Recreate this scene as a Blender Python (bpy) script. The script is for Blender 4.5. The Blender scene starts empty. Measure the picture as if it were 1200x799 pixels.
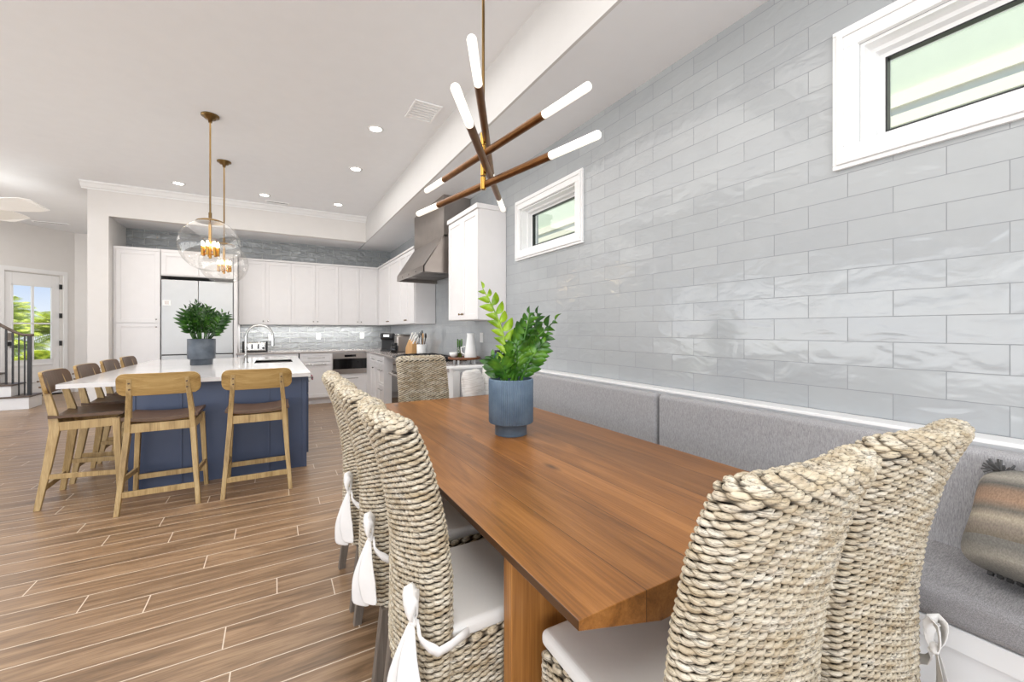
import bpy, math, random
from mathutils import Vector, Matrix
random.seed(7)
PI = math.pi
scene = bpy.context.scene
COL = scene.collection

# ------------------------------------------------------------------ materials
def srgb(r, g, b):
    def c(v):
        v /= 255.0
        return v/12.92 if v <= 0.04045 else ((v+0.055)/1.055)**2.4
    return (c(r), c(g), c(b), 1.0)

class NT:
    def __init__(s, name):
        s.m = bpy.data.materials.new(name); s.m.use_nodes = True
        s.t = s.m.node_tree; s.n = s.t.nodes; s.l = s.t.links
        s.b = s.n['Principled BSDF']; s.o = s.n['Material Output']
    def add(s, typ, **kw):
        n = s.n.new(typ)
        for k, v in kw.items():
            if k.startswith('i_'):
                n.inputs[k[2:].replace('_', ' ')].default_value = v
            else:
                setattr(n, k, v)
        return n
    def link(s, a, b): s.l.new(a, b)
    def math(s, op, a, b=None, c=None):
        n = s.n.new('ShaderNodeMath'); n.operation = op
        for i, v in enumerate((a, b, c)):
            if v is None: continue
            if isinstance(v, (int, float)): n.inputs[i].default_value = v
            else: s.l.new(v, n.inputs[i])
        return n.outputs[0]
    def obj(s): return s.add('ShaderNodeTexCoord').outputs['Object']
    def map(s, vec, scale=(1, 1, 1), loc=(0, 0, 0), rot=(0, 0, 0)):
        n = s.add('ShaderNodeMapping')
        n.inputs['Scale'].default_value = scale; n.inputs['Location'].default_value = loc
        n.inputs['Rotation'].default_value = rot
        s.link(vec, n.inputs['Vector']); return n.outputs[0]
    def noise(s, vec, scale, detail=3, rough=0.5, dist=0.0):
        n = s.add('ShaderNodeTexNoise'); n.inputs['Scale'].default_value = scale
        n.inputs['Detail'].default_value = detail; n.inputs['Roughness'].default_value = rough
        n.inputs['Distortion'].default_value = dist
        s.link(vec, n.inputs['Vector']); return n.outputs['Fac']
    def ramp(s, fac, stops, interp='LINEAR'):
        n = s.add('ShaderNodeValToRGB'); r = n.color_ramp; r.interpolation = interp
        while len(r.elements) < len(stops): r.elements.new(0.5)
        for e, (p, c) in zip(r.elements, stops):
            e.position = p; e.color = c
        s.link(fac, n.inputs['Fac']); return n.outputs['Color']
    def mix(s, fac, a, b, typ='MIX'):
        n = s.add('ShaderNodeMixRGB', blend_type=typ)
        for i, v in enumerate((fac, a, b)):
            if isinstance(v, (int, float)): n.inputs[i].default_value = v
            elif isinstance(v, tuple): n.inputs[i].default_value = v
            else: s.l.new(v, n.inputs[i])
        return n.outputs[0]
    def bump(s, h, strength, dist=0.01):
        n = s.add('ShaderNodeBump'); n.inputs['Strength'].default_value = strength
        n.inputs['Distance'].default_value = dist
        s.link(h, n.inputs['Height']); s.link(n.outputs[0], s.b.inputs['Normal'])
    def set(s, **kw):
        for k, v in kw.items():
            i = s.b.inputs[k.replace('_', ' ')]
            if hasattr(v, 'links'): s.link(v, i)
            else: i.default_value = v
        return s

def plain(name, col, rough=0.5, metal=0.0, var=0.05, scale=8, bump=0.0, **kw):
    t = NT(name); o = t.obj()
    n = t.noise(o, scale, 3)
    lo = tuple(max(0, c*(1-var)) for c in col[:3])+(1,)
    hi = tuple(min(1, c*(1+var)) for c in col[:3])+(1,)
    c = t.ramp(n, [(0.3, lo), (0.7, hi)])
    t.set(Base_Color=c, Roughness=rough, Metallic=metal, **kw)
    if bump: t.bump(t.noise(o, scale*12, 2), bump, 0.002)
    return t.m

def emissive(name, col, strength, base=(1, 1, 1, 1)):
    t = NT(name)
    n = t.noise(t.obj(), 3, 1)
    c = t.ramp(n, [(0, col), (1, tuple(min(1, x*1.02) for x in col[:3])+(1,))])
    t.set(Base_Color=base, Emission_Color=c, Emission_Strength=strength, Roughness=0.4)
    return t.m

def glass(name, tint=(1, 1, 1, 1), fres=0.12):
    t = NT(name)
    tr = t.add('ShaderNodeBsdfTransparent'); tr.inputs[0].default_value = tint
    gl = t.add('ShaderNodeBsdfGlossy'); gl.inputs['Roughness'].default_value = 0.02
    lw = t.add('ShaderNodeLayerWeight'); lw.inputs['Blend'].default_value = 0.25
    f = t.math('MULTIPLY', lw.outputs['Facing'], 0.55)
    f = t.math('POWER', f, 1.6)
    f = t.math('ADD', f, fres*0.3)
    mx = t.add('ShaderNodeMixShader')
    t.link(f, mx.inputs[0]); t.link(tr.outputs[0], mx.inputs[1]); t.link(gl.outputs[0], mx.inputs[2])
    t.link(mx.outputs[0], t.o.inputs[0]); return t.m

def wood(name, c_dark, c_mid, c_light, axis='X', scale=1.0, rough=0.4, planks=None, knots=False, off=0.0):
    """grain running along axis; planks = board width across the other horizontal axis"""
    t = NT(name); o = t.obj()
    sc = {'X': (1.2, 14, 14), 'Y': (14, 1.2, 14), 'Z': (14, 14, 1.2)}[axis]
    v = t.map(o, sc)
    sep = t.add('ShaderNodeSeparateXYZ'); t.link(o, sep.inputs[0])
    if planks:
        acr = sep.outputs['X' if axis == 'Y' else 'Y']
        a = t.math('DIVIDE', t.math('ADD', acr, off), planks)
        idx = t.math('FLOOR', a); fr = t.math('FRACT', a)
        wn = t.add('ShaderNodeTexWhiteNoise', noise_dimensions='1D'); t.link(idx, wn.inputs['W'])
        addv = t.add('ShaderNodeVectorMath', operation='MULTIPLY_ADD')
        t.link(wn.outputs['Color'], addv.inputs[0]); addv.inputs[1].default_value = (20, 20, 20)
        t.link(v, addv.inputs[2]); v = addv.outputs[0]
    n1 = t.noise(v, 1.0*scale, 6, 0.62, 1.2)
    v2 = t.map(v, (1.0, 1.0, 1.0) if True else None)
    n2 = t.noise(t.map(v, {'X': (1, 6, 6), 'Y': (6, 1, 6), 'Z': (6, 6, 1)}[axis]), 2.2*scale, 4, 0.7)
    f = t.math('ADD', t.math('MULTIPLY', n1, 0.62), t.math('MULTIPLY', n2, 0.38))
    c = t.ramp(f, [(0.33, c_dark), (0.5, c_mid), (0.66, c_light)])
    if planks:
        k = t.math('ADD', t.math('MULTIPLY', wn.outputs['Value'], 0.34), 0.83)
        cc = t.add('ShaderNodeCombineXYZ')
        for i in range(3): t.link(k, cc.inputs[i])
        c = t.mix(1.0, c, cc.outputs[0], 'MULTIPLY')
        e = t.math('MINIMUM', fr, t.math('SUBTRACT', 1.0, fr))
        seam = t.math('GREATER_THAN', e, 0.0022/planks*0.5)
        c = t.mix(seam, tuple(x*0.45 for x in c_dark[:3])+(1,), c)
    if knots:
        vo = t.add('ShaderNodeTexVoronoi'); vo.inputs['Scale'].default_value = 1.0
        t.link(t.map(v, {'X': (0.9, .16, .16), 'Y': (0.34, 1.4, 0.34), 'Z': (.16, .16, .9)}[axis]), vo.inputs['Vector'])
        kf = t.ramp(vo.outputs['Distance'], [(0.0, (.9, .9, .9, 1)), (0.05, (.55, .55, .55, 1)), (0.12, (0, 0, 0, 1))])
        c = t.mix(kf, c, tuple(x*0.22 for x in c_dark[:3])+(1,))
    t.set(Base_Color=c, Roughness=rough)
    t.bump(n2, 0.12, 0.002)
    return t.m

M = {}
M['wall'] = plain('wall_paint', srgb(226, 223, 220), 0.7, var=0.01)
M['ceil'] = plain('ceiling_paint', srgb(232, 233, 235), 0.8, var=0.01)
M['trim'] = plain('white_trim_paint', srgb(238, 238, 238), 0.35, var=0.01)
M['cab'] = plain('white_cabinet_paint', srgb(231, 229, 229), 0.4, var=0.012)
M['blue'] = plain('navy_cabinet_paint', srgb(72, 84, 110), 0.45, var=0.06, scale=3)
M['steel'] = plain('brushed_steel', srgb(168, 160, 154), 0.3, 1.0, var=0.05)
M['fridge'] = plain('satin_fridge_steel', srgb(198, 200, 201), 0.42, 0.35, var=0.02)
M['chrome'] = plain('polished_chrome', srgb(190, 190, 188), 0.15, 1.0, var=0.02)
M['brass'] = plain('aged_brass', srgb(122, 98, 62), 0.32, 1.0, var=0.12)
M['dbrass'] = plain('bronze_brass', srgb(116, 78, 44), 0.36, 0.9, var=0.15, scale=20)
M['gold'] = plain('bright_gold', srgb(205, 160, 80), 0.25, 1.0, var=0.08)
M['black'] = plain('black_metal', srgb(28, 28, 30), 0.35, var=0.1)
M['blkglass'] = plain('black_glass', srgb(14, 14, 16), 0.08, var=0.02)
M['plast'] = plain('black_plastic', srgb(24, 24, 26), 0.4, var=0.05)
M['quartz'] = plain('white_quartz', srgb(228, 226, 225), 0.12, var=0.03, scale=3)
M['quartz2'] = plain('grey_quartz', srgb(176, 168, 164), 0.14, var=0.05, scale=4)
M['white'] = plain('white_ceramic', srgb(238, 238, 236), 0.2, var=0.01)
M['cotton'] = plain('white_cotton', srgb(238, 236, 233), 0.85, var=0.02, scale=14, bump=0.15)
M['linen'] = plain('white_seat_cotton', srgb(224, 222, 218), 0.85, var=0.02, scale=8, bump=0.12)
M['soil'] = plain('dark_soil', srgb(40, 32, 26), 0.95, var=0.4, scale=60, bump=0.6)
M['glass'] = glass('clear_window_glass')
M['globe'] = glass('globe_glass', (0.97, 0.965, 0.955, 1), 0.3)
M['tube'] = emissive('lit_frosted_glass', (1.0, 0.93, 0.80, 1), 0.75, (.9, .88, .84, 1))
M['bulb'] = emissive('warm_bulb_glow', (1.0, 0.78, 0.45, 1), 40)
M['led'] = emissive('downlight_glow', (1.0, 0.95, 0.88, 1), 14)
M['fanwhite'] = plain('fan_white', srgb(250, 249, 246), 0.5, var=0.01)
M['tread'] = wood('stair_tread_oak', srgb(70, 58, 50), srgb(88, 74, 64), srgb(108, 92, 80), 'X')
M['stoolwood'] = wood('oak_stool_frame', srgb(134, 108, 66), srgb(178, 150, 102), srgb(202, 176, 128), 'Z', 1.2, 0.45)
M['stoolrail'] = wood('oak_stool_rail', srgb(128, 98, 52), srgb(168, 136, 82), srgb(188, 158, 104), 'X', 1.0, 0.42)
M['stoolbrown'] = plain('brown_stool_leather', srgb(92, 68, 48), 0.4, var=0.15, scale=10, bump=0.1)
M['legwood'] = wood('weathered_leg_wood', srgb(84, 76, 68), srgb(110, 100, 90), srgb(132, 121, 110), 'Z', 1.2, 0.6)
M['table'] = wood('amber_oak_tabletop', srgb(106, 66, 28), srgb(142, 92, 42), srgb(168, 114, 60), 'Y', 0.9, 0.34, planks=0.1908, knots=True, off=-0.52)
M['tableleg'] = wood('amber_oak_pedestal', srgb(128, 80, 34), srgb(166, 112, 56), srgb(190, 136, 74), 'Z', 1.0, 0.4)
M['knife'] = wood('beech_block', srgb(176, 132, 82), srgb(200, 156, 104), srgb(214, 174, 124), 'Z')
M['tray'] = wood('dark_acacia', srgb(86, 48, 26), srgb(122, 74, 42), srgb(140, 92, 56), 'X')

# glossy hand-made wall tile, running bond.  u along the wall, z up
def tile_mat(name, axis, off, z0, c1, c2, cg, rough, bstr, bdist=0.012, mortar=0.0016):
    t = NT(name); o = t.obj()
    sep = t.add('ShaderNodeSeparateXYZ'); t.link(o, sep.inputs[0])
    u = t.math('ADD', sep.outputs[axis], off); v = t.math('ADD', sep.outputs['Z'], -z0)
    cmb = t.add('ShaderNodeCombineXYZ'); t.link(u, cmb.inputs[0]); t.link(v, cmb.inputs[1])
    bk = t.add('ShaderNodeTexBrick', offset=0.5, offset_frequency=2, squash=1.0)
    bk.inputs['Color1'].default_value = c1; bk.inputs['Color2'].default_value = c2
    bk.inputs['Mortar'].default_value = cg
    bk.inputs['Scale'].default_value = 1.0; bk.inputs['Mortar Size'].default_value = mortar
    bk.inputs['Mortar Smooth'].default_value = 0.1
    bk.inputs['Bias'].default_value = 0.0
    bk.inputs['Brick Width'].default_value = 0.296; bk.inputs['Row Height'].default_value = 0.1016
    t.link(cmb.outputs[0], bk.inputs['Vector'])
    var = t.noise(o, 5, 3)
    c = t.mix(0.35, bk.outputs['Color'], t.ramp(var, [(0.3, c1), (0.7, c2)]))
    c = t.mix(bk.outputs['Fac'], c, cg)
    t.set(Base_Color=c, Roughness=t.math('ADD', t.math('MULTIPLY', bk.outputs['Fac'], 0.5), rough))
    t.b.inputs['Specular IOR Level'].default_value = 0.6
    # wavy glaze, different on each tile, plus the sunk joint
    row = t.math('FLOOR', t.math('DIVIDE', v, 0.1016))
    par = t.math('MULTIPLY', t.math('FLOORED_MODULO', row, 2.0), -0.148)
    colm = t.math('FLOOR', t.math('DIVIDE', t.math('ADD', t.math('ADD', u, par), 0.148), 0.296))
    w = t.add('ShaderNodeCombineXYZ'); t.link(row, w.inputs[0]); t.link(colm, w.inputs[1])
    wn = t.add('ShaderNodeTexWhiteNoise', noise_dimensions='3D'); t.link(w.outputs[0], wn.inputs['Vector'])
    va = t.add('ShaderNodeVectorMath', operation='MULTIPLY_ADD')
    t.link(wn.outputs['Color'], va.inputs[0]); va.inputs[1].default_value = (9, 9, 9); t.link(o, va.inputs[2])
    n = t.noise(t.map(va.outputs[0], (1, 1, 1.8)), 7, 2, 0.5, 0.5)
    tilt = t.math('MULTIPLY', t.math('SUBTRACT', wn.outputs['Value'], 0.5), v)
    h = t.math('ADD', t.math('MULTIPLY', n, 1.0), t.math('MULTIPLY', bk.outputs['Fac'], -0.55))
    t.bump(h, bstr, bdist)
    return t.m
M['tile'] = tile_mat('grey_glazed_wall_tile', 'Y', -1.0987, 0.98, srgb(163, 167, 170), srgb(173, 177, 179), srgb(136, 140, 143), 0.13, 0.34)
M['tileback'] = tile_mat('grey_glazed_backsplash_tile', 'X', 0.05, 0.98, srgb(146, 150, 152), srgb(160, 164, 166), srgb(196, 196, 194), 0.05, 1.0, 0.035, 0.003)

# wood-look floor planks with pale grout, courses along X, joints read row by row
def floor_mat():
    t = NT('wood_plank_floor_tile'); o = t.obj()
    sep = t.add('ShaderNodeSeparateXYZ'); t.link(o, sep.inputs[0])
    RH, PL = 0.1525, 1.227
    a = t.math('DIVIDE', t.math('ADD', sep.outputs['Y'], -2.0935), RH)
    row = t.math('FLOOR', a); fr = t.math('FRACT', a)
    js = [-.19, .263, .01, -.54, .417, -.345, .132, -.224, .647, .3, -.68, .1, -.45, .5, -.15, .33]
    idx = t.math('FRACT', t.math('DIVIDE', t.math('ADD', row, 0.5), 16.0))
    stops = [(i/16.0, ((j+0.7)/1.5,)*3+(1,)) for i, j in enumerate(js)]
    jr = t.ramp(idx, stops, 'CONSTANT')
    bw = t.add('ShaderNodeSeparateColor'); t.link(jr, bw.inputs[0])
    j = t.math('SUBTRACT', t.math('MULTIPLY', bw.outputs[0], 1.5), 0.7)
    b = t.math('DIVIDE', t.math('SUBTRACT', sep.outputs['X'], j), PL)
    ci = t.math('FLOOR', b); bf = t.math('FRACT', b)
    ey = t.math('MULTIPLY', t.math('MINIMUM', fr, t.math('SUBTRACT', 1.0, fr)), RH)
    ex = t.math('MULTIPLY', t.math('MINIMUM', bf, t.math('SUBTRACT', 1.0, bf)), PL)
    e = t.math('MINIMUM', ex, ey)
    grout = t.math('LESS_THAN', e, 0.0025)
    w = t.add('ShaderNodeCombineXYZ'); t.link(row, w.inputs[0]); t.link(ci, w.inputs[1])
    wn = t.add('ShaderNodeTexWhiteNoise', noise_dimensions='3D'); t.link(w.outputs[0], wn.inputs['Vector'])
    va = t.add('ShaderNodeVectorMath', operation='MULTIPLY_ADD')
    t.link(wn.outputs['Color'], va.inputs[0]); va.inputs[1].default_value = (13, 13, 13); t.link(o, va.inputs[2])
    n1 = t.noise(t.map(va.outputs[0], (1.3, 11, 1)), 1.1, 5, 0.6, 1.5)
    n2 = t.noise(t.map(va.outputs[0], (3, 90, 1)), 1.5, 3, 0.6)
    f = t.math('ADD', t.math('MULTIPLY', n1, 0.7), t.math('MULTIPLY', n2, 0.3))
    c = t.ramp(f, [(0.32, srgb(98, 76, 54)), (0.5, srgb(143, 114, 86)), (0.68, srgb(178, 148, 116))])
    k = t.math('ADD', t.math('MULTIPLY', wn.outputs['Value'], 0.22), 0.89)
    cc = t.add('ShaderNodeCombineXYZ')
    for i in range(3): t.link(k, cc.inputs[i])
    c = t.mix(1.0, c, cc.outputs[0], 'MULTIPLY')
    c = t.mix(grout, c, srgb(216, 201, 182))
    t.set(Base_Color=c, Roughness=t.math('ADD', t.math('MULTIPLY', n1, 0.12), 0.27))
    h = t.math('SUBTRACT', t.math('MULTIPLY', n2, 0.25), grout)
    t.bump(h, 0.18, 0.002)
    return t.m
M['floor'] = floor_mat()

def wicker_mat():
    t = NT('woven_hyacinth_strand'); o = t.obj()
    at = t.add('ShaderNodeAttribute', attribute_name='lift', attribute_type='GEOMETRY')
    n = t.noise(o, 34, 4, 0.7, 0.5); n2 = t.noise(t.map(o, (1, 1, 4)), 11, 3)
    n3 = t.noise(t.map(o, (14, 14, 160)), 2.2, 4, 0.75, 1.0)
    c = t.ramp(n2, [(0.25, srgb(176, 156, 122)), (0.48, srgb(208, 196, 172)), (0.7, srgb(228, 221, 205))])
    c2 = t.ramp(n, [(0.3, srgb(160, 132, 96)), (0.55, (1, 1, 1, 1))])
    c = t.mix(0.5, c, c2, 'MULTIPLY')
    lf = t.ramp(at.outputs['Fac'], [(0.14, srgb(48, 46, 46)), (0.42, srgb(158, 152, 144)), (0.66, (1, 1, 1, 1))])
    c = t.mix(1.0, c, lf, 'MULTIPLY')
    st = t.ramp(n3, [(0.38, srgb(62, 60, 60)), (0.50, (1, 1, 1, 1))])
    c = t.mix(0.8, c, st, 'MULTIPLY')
    t.set(Base_Color=c, Roughness=0.62)
    t.bump(n3, 0.35, 0.003)
    return t.m
M['wicker'] = wicker_mat()
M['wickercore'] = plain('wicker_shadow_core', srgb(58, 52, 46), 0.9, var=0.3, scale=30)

def fabric(name, c1, c2, vertical='Z'):
    t = NT(name); o = t.obj()
    sc = {'Z': (420, 420, 60), 'X': (60, 480, 480)}[vertical]
    n = t.noise(t.map(o, sc), 1.0, 3, 0.6)
    n2 = t.noise(t.map(o, tuple(s*2.3 for s in sc)), 1.0, 2, 0.6)
    f = t.math('ADD', t.math('MULTIPLY', n, 0.6), t.math('MULTIPLY', n2, 0.4))
    c = t.ramp(f, [(0.35, c1), (0.65, c2)])
    t.set(Base_Color=c, Roughness=0.9, Sheen_Weight=0.15)
    t.bump(f, 0.35, 0.002); return t.m
M['fabric'] = fabric('grey_woven_upholstery', srgb(134, 133, 135), srgb(186, 185, 187), 'Z')
M['seatfab'] = fabric('grey_woven_seat_fabric', srgb(112, 111, 113), srgb(172, 170, 172), 'X')

def stripe_mat():
    t = NT('striped_knit'); o = t.obj()
    sep = t.add('ShaderNodeSeparateXYZ'); t.link(o, sep.inputs[0])
    w = t.math('ADD', t.math('MULTIPLY', sep.outputs['Z'], 1.0), t.math('MULTIPLY', t.noise(o, 6, 2), 0.02))
    f = t.math('FRACT', t.math('MULTIPLY', t.math('ADD', w, 1.0), 4.3))
    c = t.ramp(f, [(0.0, srgb(132, 122, 108)), (0.13, srgb(150, 140, 128)), (0.24, srgb(190, 178, 158)), (0.34, srgb(120, 116, 108)),
                   (0.47, srgb(172, 142, 118)), (0.6, srgb(152, 128, 108)), (0.68, srgb(108, 106, 102)), (0.8, srgb(176, 170, 158)), (0.92, srgb(136, 134, 128))])
    wv = t.noise(t.map(o, (300, 300, 140)), 1, 2)
    c = t.mix(0.35, c, t.ramp(wv, [(0.3, srgb(96, 88, 80)), (0.7, (1, 1, 1, 1))]), 'MULTIPLY')
    t.set(Base_Color=c, Roughness=0.9); t.bump(wv, 0.5, 0.003); return t.m
M['stripe'] = stripe_mat()
M['shag'] = plain('charcoal_tassel_yarn', srgb(92, 92, 92), 0.9, var=0.3, scale=40, bump=0.5)
def ridged_mat():
    t = NT('crinkled_white_throw'); o = t.obj()
    n = t.noise(t.map(o, (5, 5, 75)), 1.3, 3, 0.6, 0.6)
    c = t.ramp(n, [(0.3, srgb(208, 204, 198)), (0.55, srgb(236, 234, 230)), (0.8, srgb(244, 243, 240))])
    t.set(Base_Color=c, Roughness=0.9); t.bump(n, 0.8, 0.012); return t.m
M['crinkle'] = ridged_mat()
def pot_mat(name, c1, c2):
    t = NT(name); o = t.obj(); n = t.noise(o, 9, 4, 0.6)
    t.set(Base_Color=t.ramp(n, [(0.3, c1), (0.7, c2)]), Roughness=0.42); return t.m
M['potblue'] = pot_mat('blue_grey_glaze', srgb(82, 104, 126), srgb(112, 134, 154))
M['potgrey'] = pot_mat('slate_glaze', srgb(66, 74, 84), srgb(92, 100, 110))
def leaf_mat(name, c1, c2, c3):
    t = NT(name); o = t.obj(); n = t.noise(o, 12, 2)
    t.set(Base_Color=t.ramp(n, [(0.3, c1), (0.5, c2), (0.72, c3)]), Roughness=0.28)
    t.b.inputs['Subsurface Weight'].default_value = 0.0
    return t.m
M['leaf'] = leaf_mat('zz_leaf_green', srgb(34, 70, 22), srgb(62, 112, 34), srgb(104, 152, 44))
M['leafnew'] = leaf_mat('zz_leaf_new', srgb(104, 142, 20), srgb(142, 178, 34), srgb(168, 198, 60))
M['leafdark'] = leaf_mat('zz_leaf_dark', srgb(24, 50, 18), srgb(44, 82, 28), srgb(78, 124, 40))
M['palm'] = leaf_mat('palm_green', srgb(150, 170, 40), srgb(205, 214, 84), srgb(240, 238, 150))
M['palmtrunk'] = plain('palm_trunk', srgb(120, 96, 70), 0.9, var=0.3, scale=20)
M['grass'] = plain('outdoor_lawn', srgb(150, 168, 80), 0.95, var=0.2, scale=2)
M['stucco'] = plain('pale_stucco', srgb(192, 202, 176), 0.8, var=0.03)
M['fascia'] = plain('cream_fascia', srgb(232, 226, 200), 0.6, var=0.02)

# ------------------------------------------------------------------ mesh builder
class MB:
    def __init__(s): s.v = []; s.f = []; s.sm = []; s.M = Matrix.Identity(4)
    def add(s, vs, fs, smooth=False):
        b = len(s.v)
        s.v += [tuple(s.M @ Vector(p)) for p in vs]
        for f in fs: s.f.append([i+b for i in f]); s.sm.append(smooth)
        return s
    def box(s, x0, y0, z0, x1, y1, z1):
        vs = [(x0, y0, z0), (x1, y0, z0), (x1, y1, z0), (x0, y1, z0), (x0, y0, z1), (x1, y0, z1), (x1, y1, z1), (x0, y1, z1)]
        return s.add(vs, [(0, 3, 2, 1), (4, 5, 6, 7), (0, 1, 5, 4), (1, 2, 6, 5), (2, 3, 7, 6), (3, 0, 4, 7)])
    def ring(s, axis, d0, d1, a0, a1, b0, b1, t, t2=None):
        """flat frame without overlapping boxes; axis = depth axis, a/b = the other two in order"""
        t2 = t if t2 is None else t2
        for (p, q, r_, u) in ((a0, a1, b0, b0+t2), (a0, a1, b1-t2, b1), (a0, a0+t, b0+t2, b1-t2), (a1-t, a1, b0+t2, b1-t2)):
            if axis == 'x': s.box(d0, p, r_, d1, q, u)
            elif axis == 'y': s.box(p, d0, r_, q, d1, u)
            else: s.box(p, r_, d0, q, u, d1)
        return s
    def prism(s, poly, axis, a, b):
        """extrude a 2-D polygon along an axis; poly coords are the other two axes in order"""
        def P(p, t):
            return {'x': (t, p[0], p[1]), 'y': (p[0], t, p[1]), 'z': (p[0], p[1], t)}[axis]
        n = len(poly)
        vs = [P(p, a) for p in poly]+[P(p, b) for p in poly]
        fs = [list(range(n)), list(range(2*n-1, n-1, -1))]+[(i, i+n, (i+1) % n+n, (i+1) % n) for i in range(n)]
        return s.add(vs, fs)
    def loft(s, rings, caps=True, smooth=False, closed=False):
        n = len(rings[0]); vs = [p for r in rings for p in r]; fs = []
        m = len(rings)
        for k in range(m if closed else m-1):
            a, b = k*n, ((k+1) % m)*n
            for i in range(n): fs.append((a+i, a+(i+1) % n, b+(i+1) % n, b+i))
        s.add(vs, fs, smooth)
        if caps and not closed:
            s.add(rings[0], [list(range(n))[::-1]], False); s.add(rings[-1], [list(range(n))], False)
        return s
    def tube(s, pts, r, seg=10, caps=True, closed=False, flat=1.0):
        pts = [Vector(p) for p in pts]; n = len(pts)
        rs = r if isinstance(r, (list, tuple)) else [r]*n
        rings = []; up = None
        for i, p in enumerate(pts):
            if closed: d = pts[(i+1) % n]-pts[i-1]
            else: d = pts[min(i+1, n-1)]-pts[max(i-1, 0)]
            d.normalize()
            if up is None:
                up = Vector((0, 0, 1)) if abs(d.z) < 0.9 else Vector((1, 0, 0))
            a = d.cross(up)
            if a.length < 1e-5: a = d.orthogonal()
            a.normalize(); b = a.cross(d).normalized(); up = b
            rings.append([tuple(p+a*(rs[i]*math.cos(2*PI*k/seg))+b*(rs[i]*flat*math.sin(2*PI*k/seg))) for k in range(seg)])
        return s.loft(rings, caps, True, closed)
    def cyl(s, c, r, h, seg=24, r2=None):
        r2 = r if r2 is None else r2
        R = [[(c[0]+q*math.cos(2*PI*k/seg), c[1]+q*math.sin(2*PI*k/seg), z) for k in range(seg)] for q, z in ((r, c[2]), (r2, c[2]+h))]
        return s.loft(R, True, True)
    def lathe(s, prof, c=(0, 0, 0), seg=28, flute=0, famp=0.0):
        rings = []
        for r, z in prof:
            ring = []
            for k in range(seg):
                a = 2*PI*k/seg
                rr = r
                if flute and r > 0.05: rr = r+famp*abs(math.sin(a*flute/2.0))
                ring.append((c[0]+rr*math.cos(a), c[1]+rr*math.sin(a), c[2]+z))
            rings.append(ring)
        return s.loft(rings, False, True)
    def rectloft(s, rows):
        """rows of (cx, cy, z, wx, wy)"""
        R = [[(x-a/2, y-b/2, z), (x+a/2, y-b/2, z), (x+a/2, y+b/2, z), (x-a/2, y+b/2, z)] for x, y, z, a, b in rows]
        return s.loft(R, True, False)
    def bar(s, p, q, w, h):
        p, q = Vector(p), Vector(q); d = (q-p).normalized()
        a = d.cross(Vector((0, 0, 1)))
        if a.length < 1e-4: a = Vector((1, 0, 0))
        a.normalize(); b = a.cross(d).normalized()
        R = [[tuple(c+a*sx*w/2+b*sy*h/2) for sx, sy in ((-1, -1), (1, -1), (1, 1), (-1, 1))] for c in (p, q)]
        return s.loft(R, True, False)
    def ellips(s, c, r, seg=20, rings=12):
        prof = []
        R = []
        for i in range(rings+1):
            t = -PI/2+PI*i/rings
            q = max(math.cos(t), 1e-3)
            R.append([(c[0]+r[0]*q*math.cos(2*PI*k/seg), c[1]+r[1]*q*math.sin(2*PI*k/seg), c[2]+r[2]*math.sin(t)) for k in range(seg)])
        return s.loft(R, True, True)
    def done(s, name, mat, parent=None, bevel=0, segs=2, sub=0, solid=0, attr=None):
        me = bpy.data.meshes.new(name); me.from_pydata(s.v, [], s.f)
        me.polygons.foreach_set('use_smooth', s.sm)
        me.materials.append(M[mat] if isinstance(mat, str) else mat)
        me.update()
        o = bpy.data.objects.new(name, me); COL.objects.link(o)
        if parent is not None: o.parent = parent
        if solid:
            q = o.modifiers.new('solid', 'SOLIDIFY'); q.thickness = solid; q.offset = 0
        if bevel:
            q = o.modifiers.new('bevel', 'BEVEL'); q.width = bevel; q.segments = segs; q.limit_method = 'ANGLE'
            q.angle_limit = 0.6; q.harden_normals = False
        if sub:
            q = o.modifiers.new('sub', 'SUBSURF'); q.levels = sub; q.render_levels = sub
        return o

def tag(o, label=None, cat=None, group=None, kind=None):
    if label: o['label'] = label
    if cat: o['category'] = cat
    if group: o['group'] = group
    if kind: o['kind'] = kind
    return o
def thing(name, label, cat, loc=(0, 0, 0), rz=0.0, group=None):
    o = bpy.data.objects.new(name, None); o.empty_display_size = 0.1; COL.objects.link(o)
    o.location = loc; o.rotation_euler = (0, 0, rz)
    return tag(o, label, cat, group)
def struct(o): o['kind'] = 'structure'; return o
def sbox(name, mat, b, bevel=0):
    return struct(MB().box(*b).done(name, mat, bevel=bevel))
def copy_tree(o, parent=None):
    c = o.copy(); COL.objects.link(c); c.parent = parent
    for ch in list(o.children): copy_tree(ch, c)
    return c
def dup(o, label, loc, rz, group=None):
    c = copy_tree(o); c.location = loc; c.rotation_euler = (0, 0, rz); c['label'] = label
    if group: c['group'] = group
    return c

WX = 2.1      # right (tiled) wall
BY = 8.75     # kitchen back wall
CZ = 3.4      # main ceiling
SZ = 2.95     # soffit underside
SX = 1.46     # soffit edge
FY = 7.95     # kitchen bulkhead front

# ------------------------------------------------------------------ room shell
fl = MB().box(-7.0, -3.6, -0.1, 2.35, 13.2, 0.0).done('floor', 'floor'); struct(fl)
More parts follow.
